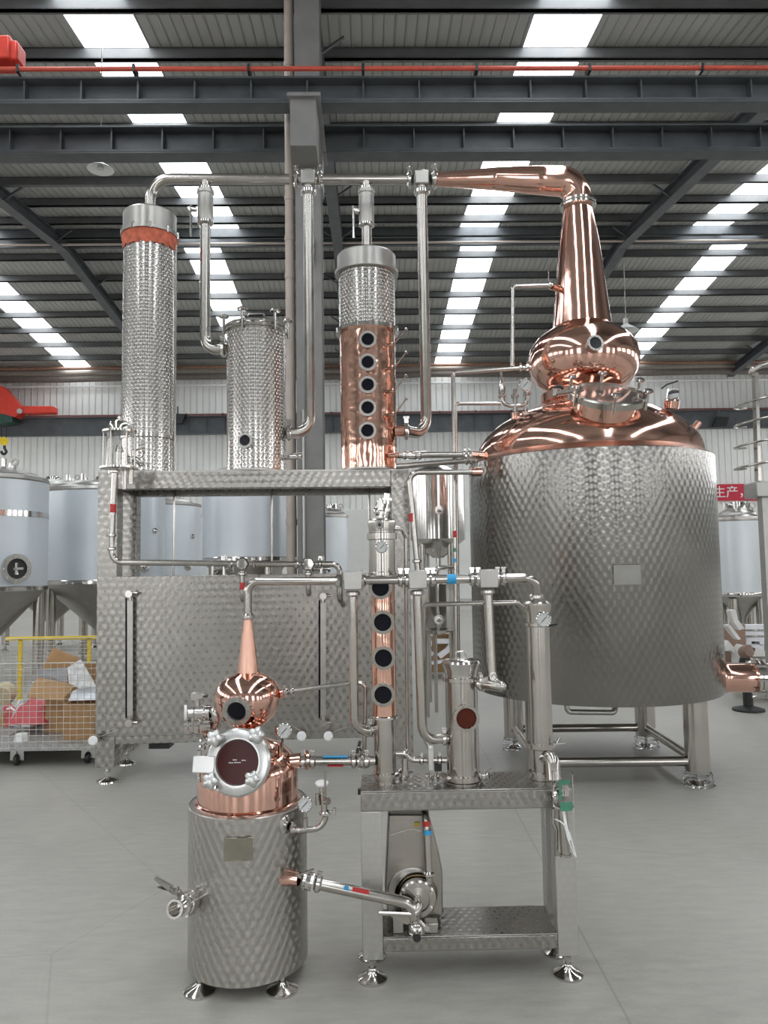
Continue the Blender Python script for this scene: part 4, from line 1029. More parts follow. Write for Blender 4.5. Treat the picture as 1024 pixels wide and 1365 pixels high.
MB().tube([e0 - V((0, 0, .02)), V((TX - .005, TY, zat(243, TY, 768))), at(722, 240.5, TY), at(660, 238.5, yh(600)), pe], .11, bend=.24, seg=28, nb=12,
          taper=lambda t: .108 + .012 * math.sin(min(1, t / .4) * PI) if t < .42 else .108 - (t - .42) / .58 * .056).build('swan_neck', COPPER, st)
clamp(st, pe + V((.01, 0, 0)), (1, 0, 0), .05, .02)
n = V((.14, -1, 0)).normalized(); p = at(793, 458, TY - .48); sight(st, p, (n + V((0, 0, .10))), .062, .042, GLASSK, 12, depth=.2)
# manway
nm_ = V((.04, -.50, .86)).normalized(); mc = at(810, 525, 5.23); base_ = mc - nm_ * .26
MB().lathe([(.222, -.06), (.222, .24), (.24, .245)], axis(base_, nm_), 48).build('manway_collar', COPPER2, st)
mw = MB().lathe([(.215, .222), (.272, .222), (.272, .262), (.265, .27), (.243, .272), (.243, .26)], axis(base_, nm_), 56).build('manway_ring', STEEL, st)
MB().lathe([(0, .262), (.242, .262)], axis(base_, nm_), 48).build('manway_glass', plain('grey lid glass', (.30, .25, .23), .08, metal=.75), mw)
MM = axis(base_, nm_)
for k in range(6):
    a = k * PI / 3 + .35; c = MM @ V((.278 * math.cos(a), .278 * math.sin(a), .20)); t = c + nm_ * .12
    MB().cyl(c, t, .012, seg=8).lathe([(0, 0), (.03, .004), (.036, .014), (.028, .026), (0, .028)], axis(t, nm_), 12).cyl(c + nm_ * .06 - (c - MM @ V((0, 0, .2))).normalized() * .05, c + nm_ * .06, .014, seg=8).build('lid_clamp', POL, mw)
hb = at(757, 524, 5.2); MB().bar(hb - V((.09, 0, .0)), hb + V((.08, -.1, .0)), .035, .02).cyl(hb + V((-.09, 0, -.02)), hb + V((-.09, 0, .03)), .022).build('hinge', STEEL, mw)
MB().tube([hb + V((-.10, 0, .02)), hb + V((-.07, 0, .06)), hb + V((-.03, 0, .03))], .012, bend=.03).build('hinge_grip', BLACK, mw)
hg = at(893, 518, 5.35)
MB().tube([hg + V((-.06, 0, .0)), hg + V((-.02, 0, .03)), hg + V((.06, 0, .055))], .006, bend=.03).build('wire_guard', BLACK, st)
lamp_ = at(896, 536, 5.45); MB().lathe([(0, 0), (.055, 0), (.058, .02), (.04, .025), (.045, .09), (.04, .10), (0, .10)], axis(lamp_, (.1, -.1, 1)), 20).build('lamp_glass', CLEAR, st)
MB().lathe([(0, -.05), (.05, -.05), (.055, 0), (0, 0)], axis(lamp_, (.1, -.1, 1)), 20).build('lamp_base', COPPER, st)
nz = at(929, 577, 5.7); q_ = at(944, 566, 5.7)
MB().cyl(at(925, 572, 5.75), at(932, 563, 5.75), .025).build('dome_nozzle', COPPER, st)
# legs and cross bars
RLG, PHL = .787, -.804
lg = []
for k in range(4):
    a = PHL + k * PI / 2; p = V((TX + RLG * math.cos(a), TY + RLG * math.sin(a), 0)); lg.append(p)
    MB().cyl(p + V((0, 0, .10)), p + V((0, 0, ZB + .02)), .083, seg=32).build('leg', STEEL, st)
    f = MB().lathe([(0, .04), (.02, .04), (.03, .03), (.07, .012), (.072, 0), (0, 0)], axis(p, (0, 0, 1)), 20).cyl(p + V((0, 0, .02)), p + V((0, 0, .12)), .013).build('levelling_foot', POL, st)
    w = MB().lathe([(.085, .09), (.095, .07), (.088, .05), (.105, .035), (.09, .02), (.108, .006), (.095, .002)], axis(p, (0, 0, 1)), 26)
    for i, q in enumerate(w.v): q.x += .006 * math.sin(i * 2.1); q.y += .006 * math.cos(i * 1.7); q.z = max(.002, q.z + .006 * math.sin(i * 3.1))
    w.build('plastic_cover', WRAP, f)
for i in range(4):
    a, b_ = lg[i], lg[(i + 1) % 4]; zc = .165; MB().cyl(a + V((0, 0, zc)), b_ + V((0, 0, zc)), .034, seg=20).build('crossbar', STEEL, st)
MB().tube([V((at(754, 938, 5.3).x, 5.3, ZB + .01)), at(757, 949, 5.3), at(826, 950, 5.3), V((at(812, 938, 5.3).x, 5.35, ZB + .01))], .019, bend=.03).build('drain_loop', DARKST, st)
# name plate
a = (at(836, 766, TY - TR).x - TX) / TR; nn = V((a, -math.sqrt(1 - a * a), 0)); c = V((TX, TY, zat(766, TY - TR * .98, 836))) + nn * (TR + .006)
MB().lathe([(TR + .010, -.065), (TR + .010, .065)], axis((TX, TY, c.z), (0, 0, 1)), 10, PI - math.asin(a) - .095, PI - math.asin(a) + .095).build('name_plate', metal('dull plate', (.25, .245, .23), .42), st)
# jacket seam angle iron at the far left edge
# big copper outlet low on the right
oc = V((TX + TR * .93, TY - TR * .32, zat(903, TY - .3, 960))); od = V((1, -.12, 0)).normalized()
MB().lathe([(.15, -.06), (.125, -.02), (.108, .03), (.106, .22)], axis(oc, od), 40).build('outlet_nozzle', COPPER, st)
of = MB().lathe([(.106, .215), (.135, .215), (.135, .235), (.128, .24), (.135, .245), (.135, .27), (.0, .27)], axis(oc, od), 40).build('outlet_flange', POL, st)
for k in range(8):
    a = k * PI / 4; q_ = axis(oc, od) @ V((.14 * math.cos(a), .14 * math.sin(a), .20)); MB().cyl(q_, q_ + od * .10, .012, seg=8).build('clamp_bolt', POL, of)
q0 = axis(oc, od) @ V((0, 0, .26))
MB().cyl(q0 + V((0, 0, -.05)), q0 + od * .12 + V((0, 0, -.05)), .035).cyl(q0 + od * .04 + V((0, -.02, .09)), q0 + od * .22 + V((0, -.06, .13)), .014).build('outlet_stub', POL, of)
ballvalve(of, q0 + V((.02, -.05, -.055)), q0 + V((.19, -.13, -.085)), .026, (q0 + V((.1, -.12, 0)), q0 + V((.28, -.2, .02))))
ballvalve(of, q0 + V((.20, -.14, -.09)), q0 + V((.36, -.2, -.12)), .026, None)
MB().tube([q0 + V((.05, -.05, .12)), q0 + V((.16, -.08, .09)), q0 + V((.16, -.08, -.03))], .013, bend=.04).build('outlet_bracket', CAST, of)

# triple safety branch on the dome
sv = thing('safety_branch', 'three armed steel safety branch with gauge on the left of the dome', 'valve', at(689, 553, 5.75)); Ys = 5.72
def w(u, v, dy=0): return at(u, v, Ys + dy)
MB().cyl(w(687.5, 560), w(687, 551), .034).cyl(w(701, 557, -.05), w(700.5, 550, -.05), .028).build('copper_base', COPPER, sv)
MB().tube([w(687, 552), w(686.5, 530)], .017).tube([w(670, 527), w(671, 538), w(680, 541), w(694, 541), w(702, 538), w(702.5, 526)], .016, bend=.05).tube([w(700.5, 551, -.05), w(700.5, 543, -.05)], .017).build('branch_pipe', STEEL, sv)
for (u_, v_) in ((687, 551), (700.5, 550), (669.5, 528), (686.5, 528), (702.5, 525)): clamp(sv, w(u_, v_, -.05 if u_ == 700.5 else 0), (0, 0, 1), .02, .012)
MB().lathe([(.018, 0), (.026, .01), (.026, .06), (.015, .09), (.012, .12), (0, .12)], axis(w(669, 526), (0, 0, 1)), 14).cyl(w(669, 512), w(668, 496), .009).build('relief_valve', POL, sv)
MB().cyl(w(686.5, 527), w(686.5, 519), .016).build('vacuum_valve', POL, sv)
gauge(sv, w(700.5, 512.5, -.06), (-.08, -1, -.1), .048, w(702.5, 526))

# thin pipes round the still
r = thing('water_pipe', 'thin steel pipe from the onion head of the big still down to the floor side', 'pipe', at(608, 870, 5.6))
pipe(r, [at(708, 490, 5.62), at(604, 497, 5.62), at(609, 905, 5.62)], .0155, .03)
clamp(r, at(703, 490, 5.62), (1, 0, 0), .018, .015); clamp(r, at(694, 491, 5.62), (1, 0, 0), .016, .012)
for v_, mt, nm2, w_ in ((712, REDT, 'red_tape', .05), (733, GREENT, 'green_tape', .03), (747, BLUET, 'blue_tape', .03)): tape(r, at(606.5, v_, 5.62), (0, 0, 1), .0155, w_, mt, nm2)
r = thing('water_pipe', 'thin steel pipe forming an arch beside the tall copper neck', 'pipe', at(683, 490, 5.8))
pipe(r, [at(683, 489, 5.66), at(683.5, 382, 5.85), at(737, 380.5, 5.85)], .015, .03); MB().cyl(at(736, 382, 5.85), at(748, 386, 5.9), .026).build('copper_nozzle', COPPER, r)
clamp(r, at(733, 381, 5.85), (1, 0, 0), .016, .012); MB().cyl(at(731.5, 380, 5.85), at(731.5, 361, 5.85), .004, seg=6).build('probe', STEEL, r)
r = thing('water_pipe', 'thin steel pipe from the safety branch running left and down', 'pipe', at(611, 760, 5.68))
pipe(r, [w(668, 538), at(607, 538, 5.70), at(611.5, 905, 5.70)], .0145, .03)
r = thing('feed_pipe', 'steel pipe with a ball valve from the copper column to the big still, upper one', 'pipe', at(590, 610, 5.6))
pa, pb = at(529, 607, 5.68), at(640, 606, 5.50)
pipe(r, [pa, pb], .023); ballvalve(r, at(539, 607, 5.66), at(562, 607, 5.62), .020, (at(550, 603, 5.6), at(569, 601, 5.6)))
MB().cyl(at(520, 607, 5.72), at(533, 607, 5.66), .02).build('copper_nozzle', COPPER, r); MB().cyl(at(631, 606.5, 5.52), at(648, 608, 5.46), .03).build('copper_nozzle', COPPER, r)
for u_ in (620, 626): clamp(r, at(u_, 606.5, 5.53), pb - pa, .023, .014)
r = thing('feed_pipe', 'steel pipe from the frame deck to the big still, just below the valved one', 'pipe', at(590, 618, 5.5))
pa, pb = at(528, 622, 5.52), at(634, 613, 5.44); pipe(r, [pa, pb], .021); 
for u_ in (622, 628): clamp(r, pa.lerp(pb, (u_ - 528) / 106), pb - pa, .021, .013)
r = thing('feed_pipe', 'steel pipe from the still rim, turning down beside the frame', 'pipe', at(545, 760, 5.4))
pipe(r, [at(634, 629, 5.42), at(545, 629.5, 5.42), at(557, 760, 4.6 if False else 5.42)], .0215, .07)
MB().cyl(at(628, 629, 5.42), at(641, 629, 5.44), .032).build('copper_nozzle', COPPER, r); tape(r, at(549, 690, 5.42), (0, 0, 1), .0215, .06, REDT, 'red_tape')
clamp(r, at(556, 748, 5.42), (0, 0, 1), .022, .014)
r = thing('steam_pipe', 'slim steel pipe standing right behind the frame post', 'pipe', at(536, 1000, 5.4))
pipe(r, [at(522, 704, 5.2 - 2.15), at(536, 705, 3.06), at(541, 716, 3.08), at(543, 1000, 3.11), at(536, 1006, 3.1)], .009, .02)

# ------------------------------------------------------------------ the small table
QX, QY, QYAW, QW, QD = -.105, 2.921, .013, .812, .237
QZ, QS = EYE - .847, EYE - 1.381
QM = Matrix.Translation((QX, QY, 0)) @ Matrix.Rotation(QYAW, 4, 'Z')
def tb(s, t, z): return QM @ V((s, t, z))
table = thing('equipment_table', 'low swirl polished steel table carrying the small columns and pump', 'table', tb(QW / 2, QD / 2, 0))
def tbox(s0, s1, t0, t1, z0, z1, nm, mat=SW_TABLE, bev=.003, root=None): return MB().box(((s0 + s1) / 2, (t0 + t1) / 2, (z0 + z1) / 2), (s1 - s0, t1 - t0, z1 - z0), QM).build(nm, mat, root or table, bevel=bev)
LW_ = .078
tbox(0, QW, 0, QD, QZ - .006, QZ, 'table_top')
for t0, t1 in ((0, .03), (QD - .03, QD)): tbox(LW_ if 0 else 0, QW, t0, t1, QZ - .075, QZ - .006, 'top_rail')
tbox(0, .03, .03, QD - .03, QZ - .075, QZ - .006, 'side_rail'); tbox(QW - .03, QW, .03, QD - .03, QZ - .075, QZ - .006, 'side_rail')
LEGM = plain_leg = swirl('leg steel', .034, col=(.50, .49, .465), rough=.42, aniso=.4, bump=.06)
for s in (0, QW - LW_):
    for t in (0, QD - LW_ * .9): tbox(s, s + LW_, t, t + LW_ * .9, .085, QZ - .075, 'leg', LEGM)
tbox(LW_, QW - LW_, 0, QD, QS - .006, QS, 'shelf_plate')
for t0, t1 in ((0, .025), (QD - .025, QD)): tbox(LW_, QW - LW_, t0, t1, QS - .055, QS - .006, 'shelf_rail')
tbox(-.012, 0, .06, .08, QZ - .03, QZ - .01, 'side_plug', BLACK, 0)
for s in (.035, QW - .035):
    for t in (.035, QD - .035):
        c = tb(s, t, 0)
        MB().lathe([(0, .044), (.016, .044), (.019, .036), (.032, .020), (.052, .011), (.057, .008), (.057, 0), (0, 0)], axis(c, (0, 0, 1)), 28).cyl(c + V((0, 0, .03)), c + V((0, 0, .09)), .010).lathe([(0, .060), (.016, .060), (.016, .072), (0, .072)], axis(c, (0, 0, 1)), 6).build('levelling_foot', POL, table)

# ------------------------------------------------------------------ slim column with four sight glasses
Y1 = 3.04; x1_ = at(511.5, 870, Y1).x; z = lambda v: zat(v, Y1, 511)
T1 = thing('sight_glass_column', 'slim steel and copper column with four large sight glasses', 'column', (x1_, Y1, QZ)); A = axis((x1_, Y1, 0), (0, 0, 1))
MB().lathe([(.052, QZ), (.052, QZ + .004), (.043, QZ + .006), (.043, z(1034)), (.056, z(1033)), (.056, z(1029)), (.0435, z(1028)), (.0435, z(956))], A, 40).build('base_tube', STEEL, T1)
MB().lathe([(.0435, z(957)), (.054, z(957)), (.054, z(954)), (.05, z(953))], A, 36).build('clamp', POL, T1)
MB().lathe([(.0485, z(955)), (.0485, z(766))], A, 40).build('copper_tube', COPPER2, T1)
MB().lathe([(.0485, z(767)), (.056, z(767)), (.056, z(763)), (.052, z(762)), (.052, z(720)), (.060, z(719)), (.060, z(711)), (.052, z(710)), (.052, z(708)), (.0575, z(697)), (.056, z(694)), (.05, z(692)), (.02, z(690.5)), (0, z(690.5))], A, 40).build('steel_head', STEEL, T1)
for u_, v_ in ((507.5, 783), (510.5, 829.5), (511.5, 877), (511, 926)):
    n = V((-.06, -1, -.02)).normalized(); p = V((at(u_, v_, Y1 - .06).x, Y1 - .052, at(u_, v_, Y1 - .06).z)); sight(T1, p, n, .047, .031, GLASSK, 12, bm=STEEL, depth=.04)
gauge(T1, at(509, 729, Y1 - .065), (-.1, -1, .0), .0235, V((x1_, Y1 - .04, z(729))))
n = V((-.12, -1, .1)); p = at(506.5, 700, Y1 - .055); MB().lathe([(.016, 0), (.016, .012), (.0, .012)], axis(p, n), 18).build('port', POL, T1); MB().lathe([(0, .0125), (.007, .0125), (.007, .0128)], axis(p, n), 12).build('port_hole', BLACK, T1)
# fittings on the very top
MB().cyl((x1_ - .006, Y1, z(692)), (x1_ - .006, Y1, z(682)), .012).lathe([(.012, 0), (.02, 0), (.02, .012), (.012, .012)], axis((x1_ - .006, Y1, z(686)), (0, 0, 1)), 16).lathe([(0, -.012), (.015, -.012), (.018, 0), (.015, .012), (0, .012)], axis((x1_ - .02, Y1 - .01, z(682)), (-1, 0, 0)), 14).build('top_valve', POL, T1)
MB().prism([at(500, 681, Y1 - .02), at(500.5, 674, Y1 - .02), at(503, 667, Y1 - .02), at(507.5, 663, Y1 - .02), at(511, 667, Y1 - .02), at(512, 681, Y1 - .02)], (0, .03, 0)).build('top_lever', POL, T1, bevel=.004)
MB().tube([at(512, 690, Y1 + .05), at(516, 672, Y1 + .05), at(517, 658, Y1 + .05)], .016, bend=.02).lathe([(.014, 0), (.02, 0), (.02, .012), (.014, .012)], axis(at(516.5, 668, Y1 + .05), (0, 0, 1)), 14).lathe([(.014, 0), (.02, 0), (.02, .012), (.014, .012)], axis(at(514, 682, Y1 + .05), (0, 0, 1)), 14).build('breather_pipe', POL, T1)

# ------------------------------------------------------------------ manifold of diverter blocks
YMN = 2.98; zm = zat(772.5, YMN, 556)
mf = thing('vapour_manifold', 'steel pipe manifold with three star patterned diverter blocks', 'pipe', V((at(556, 772, YMN).x, YMN, zm)))
def mp(u): return V((at(u, 772.5, YMN).x, YMN, zm))
rM = .0185
def star(root, c, s):
    h = s / 2; M = Matrix.Translation(c) @ Matrix.Rotation(.08, 4, 'Z'); mb = MB().box((0, 0, 0), (s, s * .9, s), M)
    o = mb.build('diverter_block', DARKST, root, bevel=s * .05)
    k = MB(); d = s * .9 / 2 + .001
    for a in (0, PI / 6, -PI / 6, PI / 2.6, -PI / 2.6):
        e = V((math.sin(a), 0, math.cos(a))); k.bar(M @ (e * h * -.9 + V((0, -d, 0))), M @ (e * h * .9 + V((0, -d, 0))), s * .022, .001, up=(0, 1, 0))
    k.build('star_groove', SATIN, o); return o
for u_ in (470, 556, 650): star(mf, mp(u_), .072)
pipe(mf, [mp(484), mp(542)], rM); pipe(mf, [mp(570), mp(636)], rM)
for u_ in (484, 534, 542.5, 570, 577, 629, 637, 663, 671): clamp(mf, mp(u_), (1, 0, 0), rM, .011)
tape(mf, mp(602), (1, 0, 0), rM, .036, BLUET, 'blue_tape')
# from the small still's neck to the first block
YS = 3.04; sx = -.5539
zn = zat(822, YS, 327)
r = thing('vapour_pipe', 'steel pipe rising from the small copper neck and bending right to the manifold', 'pipe', V((sx, YS, zn)))
pipe(r, [V((sx, YS, zn)), V((sx, YS, zat(775.5, YS, 330))), mp(455)], .0165, .045)
clamp(r, V((sx, YS, zn)), (0, 0, 1), .0165, .012); clamp(r, mp(452), (1, 0, 0), rM, .011)
# drops from the blocks
def downpipe(u, label, pts, rr=.0185):
    t = mp(u); r = thing('drop_pipe', label, 'pipe', pts[-1]); s0 = V((t.x, t.y, t.z - .04))
    pipe(r, [s0] + pts, rr, .06, name='pipe')
    clamp(r, V((t.x, t.y, t.z - .052)), (0, 0, 1), rr, .012)
    return r
a = at(470, 972, 2.98); b_ = V((x1_ - .045, Y1 - .01, zat(972, Y1, 490)))
r = downpipe(470, 'steel drop pipe from the left diverter block to the slim column', [V((mp(470).x, YMN, b_.z)), b_]); clamp(r, b_ - V((.012, 0, 0)), (1, 0, 0), .0185, .010)
x2_ = at(616, 960, 3.04).x
b_ = V((x2_ - .062, 3.02, zat(984, 3.02, 595)))
r = downpipe(556, 'steel drop pipe from the middle diverter block to the round condenser pot', [V((mp(556).x + .01, 2.98, b_.z)), b_]); clamp(r, b_ - V((.012, 0, 0)), (1, 0, 0), .0185, .010)
b_ = V((x2_ + .062, 3.0, zat(911, 3.0, 640)))
r = downpipe(650, 'steel drop pipe from the right diverter block curling back to the condenser pot', [V((mp(650).x + .008, 2.98, b_.z + .005)), V((mp(650).x + .052, 2.90, b_.z - .002)), b_ + V((.05, -.06, 0)), b_]); clamp(r, b_ + V((.014, -.012, 0)), (1, -.9, 0), .0185, .010)
# right elbow of the manifold down into the third column
x3 = at(719, 900, 3.04).x; z = lambda v: zat(v, 3.04, 719)
pipe(mf, [mp(664), V((at(713, 772, YMN).x, YMN, zm)), V((at(716.5, 800, 3.0).x, 3.02, z(798)))], rM, .05)
clamp(mf, V((at(716.5, 795, 3.0).x, 3.02, z(795))), (0, 0, 1), .019, .012)

# third column with gauge
T3 = thing('product_column', 'slim steel column with a flared head at the right end of the table', 'column', (x3, 3.04, QZ)); A = axis((x3, 3.04, 0), (0, 0, 1))
MB().lathe([(.05, QZ), (.05, QZ + .004), (.042, QZ + .006), (.042, z(1034)), (.054, z(1033)), (.054, z(1028)), (.042, z(1027)), (.044, z(998)), (.056, z(996)), (.056, z(990)), (.0455, z(989)), (.0455, z(835)), (.0535, z(834)), (.0535, z(830)), (.046, z(829)), (.047, z(820)), (.055, z(808)), (.055, z(804)), (.045, z(801)), (.02, z(800)), (0, z(800))], A, 44).build('shell', STEEL, T3)
gauge(T3, at(725, 826, 2.965), (.0, -1, .0), .029, V((x3, 3.0, z(826))))
MB().bar(at(738, 992, 3.0), at(754, 990, 2.98), .012, .006).cyl(at(742, 991, 3.0), at(746, 984, 3.0), .006).build('clamp_wing', POL, T3)
MB().bar(at(733, 834, 3.0), at(744, 832, 2.98), .010, .008).build('clamp_wing', BLACK, T3)
MB().tube([at(726, 1012, 3.01), at(736, 1000, 2.98), at(738, 1040, 2.95)], .028, bend=.03).build('side_branch', STEEL, T3)

# thin return line
r = thing('cooling_pipe', 'thin steel pipe running below the manifold and down behind the middle drop pipe', 'pipe', at(562, 960, 3.02))
pipe(r, [V((x3 - .04, 3.03, z(814))), at(690, 803, 3.0), at(562, 806, 3.03), at(567, 985, 3.06), at(575, 1003, 3.06)], .0095, .025)
r = thing('reflux_line', 'thin steel pipe sloping from the copper onion of the small still to the slim column', 'pipe', at(484, 1000, 3.0))
pipe(r, [at(385, 922, 3.02), at(474, 909.5, 3.02), at(487, 912, 3.02), at(485.5, 1004, 3.05)], .0095, .028)
clamp(r, at(389, 921.5, 3.02), (1, 0, .1), .012, .009); clamp(r, at(381, 923, 3.02), (1, 0, .1), .013, .009)
clamp(r, at(485.8, 968, 3.03), (0, 0, 1), .0095, .008)

# ------------------------------------------------------------------ round condenser pot
Y2_ = 3.04; z = lambda v: zat(v, Y2_, 616)
T2 = thing('condenser_pot', 'stout steel pot with a bulging lid and one copper backed sight glass', 'column', (x2_, Y2_, QZ)); A = axis((x2_, Y2_, 0), (0, 0, 1))
MB().lathe([(.070, QZ), (.070, QZ + .004), (.062, QZ + .006), (.062, z(1038)), (.078, z(1037)), (.078, z(1031)), (.064, z(1030)), (.064, z(908)), (.074, z(907)), (.074, z(902)), (.064, z(901))], A, 48).build('shell', STEEL, T2)
MB().lathe([(.064, z(902)), (.064, z(900)), (.067, z(893)), (.076, z(886)), (.078, z(883)), (.074, z(880)), (.06, z(878.5)), (.02, z(877.5)), (0, z(877.5))], A, 48).build('lid', POL, T2)
MB().tube([at(608, 880, 3.04), at(608, 869, 3.04), at(620, 867, 3.04), at(621, 877, 3.04)], .003, bend=.008, seg=6).build('lid_handle', STEEL, T2)
n = V((.08, -1, .02)); sight(T2, V((at(621, 957, 2.97).x, Y2_ - .072, at(621, 957, 2.97).z)), n, .0515, .036, GLASSC, 12, bm=STEEL, depth=.03)
ballvalve(T2, at(641, 1035, 3.0), at(652, 1034, 2.99), .010, (at(646, 1030, 3.0), at(655, 1024, 2.98)))
MB().bar(at(588, 1031, 2.98), at(600, 1040, 2.95), .02, .008).build('clamp_wing', POL, T2)
MB().bar(at(642, 906, 2.98), at(651, 904, 2.97), .010, .010).cyl(at(646, 905, 2.98), at(646, 912, 2.98), .007).build('clamp_wing', POL, T2)
# low transfer line between the two columns
r = thing('transfer_pipe', 'short steel pipe with an upright lever valve between the two pots', 'pipe', at(560, 1010, 3.03))
pipe(r, [at(526, 1004, 3.05), at(541, 1004.5, 3.05), at(549, 1013, 3.05), at(598, 1013, 3.05)], .0125, .03)
for u_ in (562, 586): clamp(r, at(u_, 1013, 3.05), (1, 0, 0), .0125, .009)
MB().bar(at(575, 1027, 2.99), at(574, 993, 2.99), .020, .006, up=(0, 1, 0)).cyl(at(574, 996, 3.05), at(574, 996, 2.985), .008).build('lever_handle', CAST, r, bevel=.002)
MB().box(at(584, 1022, 3.06), (.028, .03, .03)).build('lock_block', BLACK, r)
MB().cyl(at(540, 1010, 3.05), at(540, 1028, 3.05), .013).lathe([(.013, 0), (.022, 0), (.022, .010), (.013, .010)], axis(at(540, 1030, 3.05), (0, 0, 1)), 14).build('drain_stub', STEEL, r)
for u_ in (536, 546, 567, 572, 582): MB().lathe([(0, 0), (.014, 0), (.014, .012), (.006, .014), (.006, .024), (0, .024)], axis(V((at(u_, 1030, 3.06).x, 3.08, QZ)), (0, 0, 1)), 8).build('floor_fitting', POL, r)

# pipe between small still and slim column
r = thing('feed_pipe', 'steel pipe with blue and red tape from the small still to the slim column', 'pipe', at(440, 1015, 2.9))
pa, pb = at(404, 1014.5, 3.0), V((x1_ - .04, 3.02, zat(1014, 3.02, 496)))
pipe(r, [pa, pb], .0185)
for k in (.0, .13, .70, .88): clamp(r, pa.lerp(pb, k), pb - pa, .0185, .013)
ballvalve(r, pa.lerp(pb, .76), pa.lerp(pb, .86), .018, (at(482, 1000, 2.99), at(478, 996, 2.97)))
d_ = (pb - pa).normalized(); MB().bar(pa.lerp(pb, .28) + V((0, -.008, .0185)), pa.lerp(pb, .62) + V((0, -.008, .0185)), .020, .003).build('blue_tape', BLUET, r)
MB().bar(pa.lerp(pb, .34) + V((0, -.012, -.0165)), pa.lerp(pb, .56) + V((0, -.012, -.0165)), .012, .004).build('red_tape', REDT, r)
MB().bar(at(476, 1004, 2.98), at(480, 988, 2.98), .016, .012).build('lever_handle', BLACK, r)

# ------------------------------------------------------------------ parrot glass at the right leg
pr = thing('hydrometer_parrot', 'clear glass parrot cup with green tape in front of the table right leg', 'glass', at(751, 1080, 2.86)); Yp = 2.86
A0 = at(750.5, 1050, Yp); z = lambda v: zat(v, Yp, 750); A = axis((A0.x, Yp, 0), (0, 0, 1))
MB().lathe([(.001, z(1076)), (.036, z(1076)), (.039, z(1073)), (.039, z(1030)), (.036, z(1030)), (.036, z(1073)), (.001, z(1074))], A, 32).build('glass_cup', CLEAR, pr)
MB().lathe([(.0395, z(1077)), (.0395, z(1065))], A, 14, PI - .75, PI + .55).build('green_tape', GREENT, pr)
MB().lathe([(.0395, z(1062)), (.0395, z(1036))], A, 6, PI + .35, PI + .62).build('green_tape', GREENT, pr); MB().lathe([(.0395, z(1042)), (.0395, z(1036))], A, 14, PI - .55, PI + .62).build('green_tape', GREENT, pr)
MB().cyl((A0.x + .008, Yp, z(1060)), (A0.x + .008, Yp, z(1046)), .014).bar((A0.x - .03, Yp - .01, z(1052)), (A0.x + .03, Yp - .01, z(1052)), .006, .006).build('inner_pipe', POL, pr)
MB().cyl((A0.x - .004, Yp + .0, z(1077)), (A0.x + .002, Yp, z(1139)), .018).lathe([(.018, 0), (.024, 0), (.024, .008), (.018, .008)], axis((A0.x + .002, Yp, z(1141)), (0, 0, 1)), 18).build('overflow_tube', STEEL, pr)
MB().tube([at(738, 1078, 2.88), at(738, 1098, 2.88), at(742, 1106, 2.88), at(742, 1140, 2.90)], .008, bend=.015).build('side_tube', STEEL, pr)
MB().tube([at(751, 1078, 2.84), at(754, 1098, 2.83), at(759, 1120, 2.83)], .0055, bend=.05, seg=8).build('white_hose', WHITE, pr)
MB().tube([at(740, 1092, 2.83), at(750, 1096, 2.83), at(760, 1112, 2.83), at(768, 1142, 2.83)], .0025, bend=.05, seg=6).tube([at(752, 1098, 2.83), at(757, 1118, 2.825), at(766, 1140, 2.83)], .002, bend=.03, seg=6).build('tie_wire', WHITE, pr)
clamp(pr, at(739, 1062, 2.88), (1, 0, 0), .018, .010)

# ------------------------------------------------------------------ pump on the table's lower shelf
pu = thing('transfer_pump', 'stainless pump with an angular sheet steel hood under the table', 'pump', tb(.16, .12, QS)); Yq = 3.02
hp_ = [at(518, 1242, Yq), at(513, 1192, Yq), at(518, 1086, Yq), at(571, 1086, Yq), at(577, 1110, Yq), at(590, 1160, Yq), at(591, 1236, Yq), at(585, 1240, Yq)]
hp_ = [V((p.x, Yq, max(p.z, QS + .03))) for p in hp_]
MB().prism(hp_, (0, .20, 0)).build('motor_hood', metal('hood steel', (.40, .375, .34), .36), pu, bevel=.006)
MB().bar(at(520, 1113, Yq - .003), at(548, 1104.5, Yq - .003), .003, .003, up=(0, 1, 0)).bar(at(548, 1104.5, Yq - .003), at(566, 1109, Yq - .003), .003, .003, up=(0, 1, 0)).build('hood_fold', POL, pu)
MB().box(at(556, 1099, Yq - .004), (.022, .004, .016)).build('warning_label', plain('yellow label', (.45, .32, .05), .5), pu)
pc = at(556, 1190, 2.98)
M = axis((pc.x, Yq, pc.z), (0, -1, 0))
MB().lathe([(0, 0), (.098, 0), (.098, .010), (.090, .012), (.070, .012), (.070, .02)], axis((at(550, 1190, Yq).x, Yq, at(550, 1190, Yq).z), (0, -1, 0)), 48).build('back_flange', SATIN, pu)
MB().lathe([(.070, .0), (.079, .035), (.079, .045)], M, 40).build('lantern_ring', POL, pu)
MB().lathe([(.074, .045), (.074, .066)], M, 40).build('copper_ring', BRASS, pu)
MB().lathe([(.066, .066), (.070, .07), (.070, .10), (.064, .105), (.046, .106), (.044, .10), (.02, .104), (.02, .13), (0, .13)], M, 44).build('pump_casing', STEEL, pu)
for k in range(6):
    a = k * PI / 3 + .5; q_ = M @ V((.058 * math.cos(a), .058 * math.sin(a), .105)); MB().cyl(q_, q_ + V((0, -.008, 0)), .006, seg=6).build('bolt', POL, pu)
oz = at(572, 1166, 2.94)
MB().cyl(V((oz.x, 2.95, pc.z + .01)), V((oz.x, 2.95, oz.z)), .014).build('discharge_neck', STEEL, pu); clamp(pu, V((oz.x, 2.95, oz.z)), (0, 0, 1), .0145, .010)
for f_ in ((531, .04, .06), (575, .05, .035)): q_ = at(f_[0], 1236, 2.97); MB().box(V((q_.x, 2.97, QS + f_[2] / 2)), (f_[1], .05, f_[2])).build('motor_foot', SATIN, pu, bevel=.003)
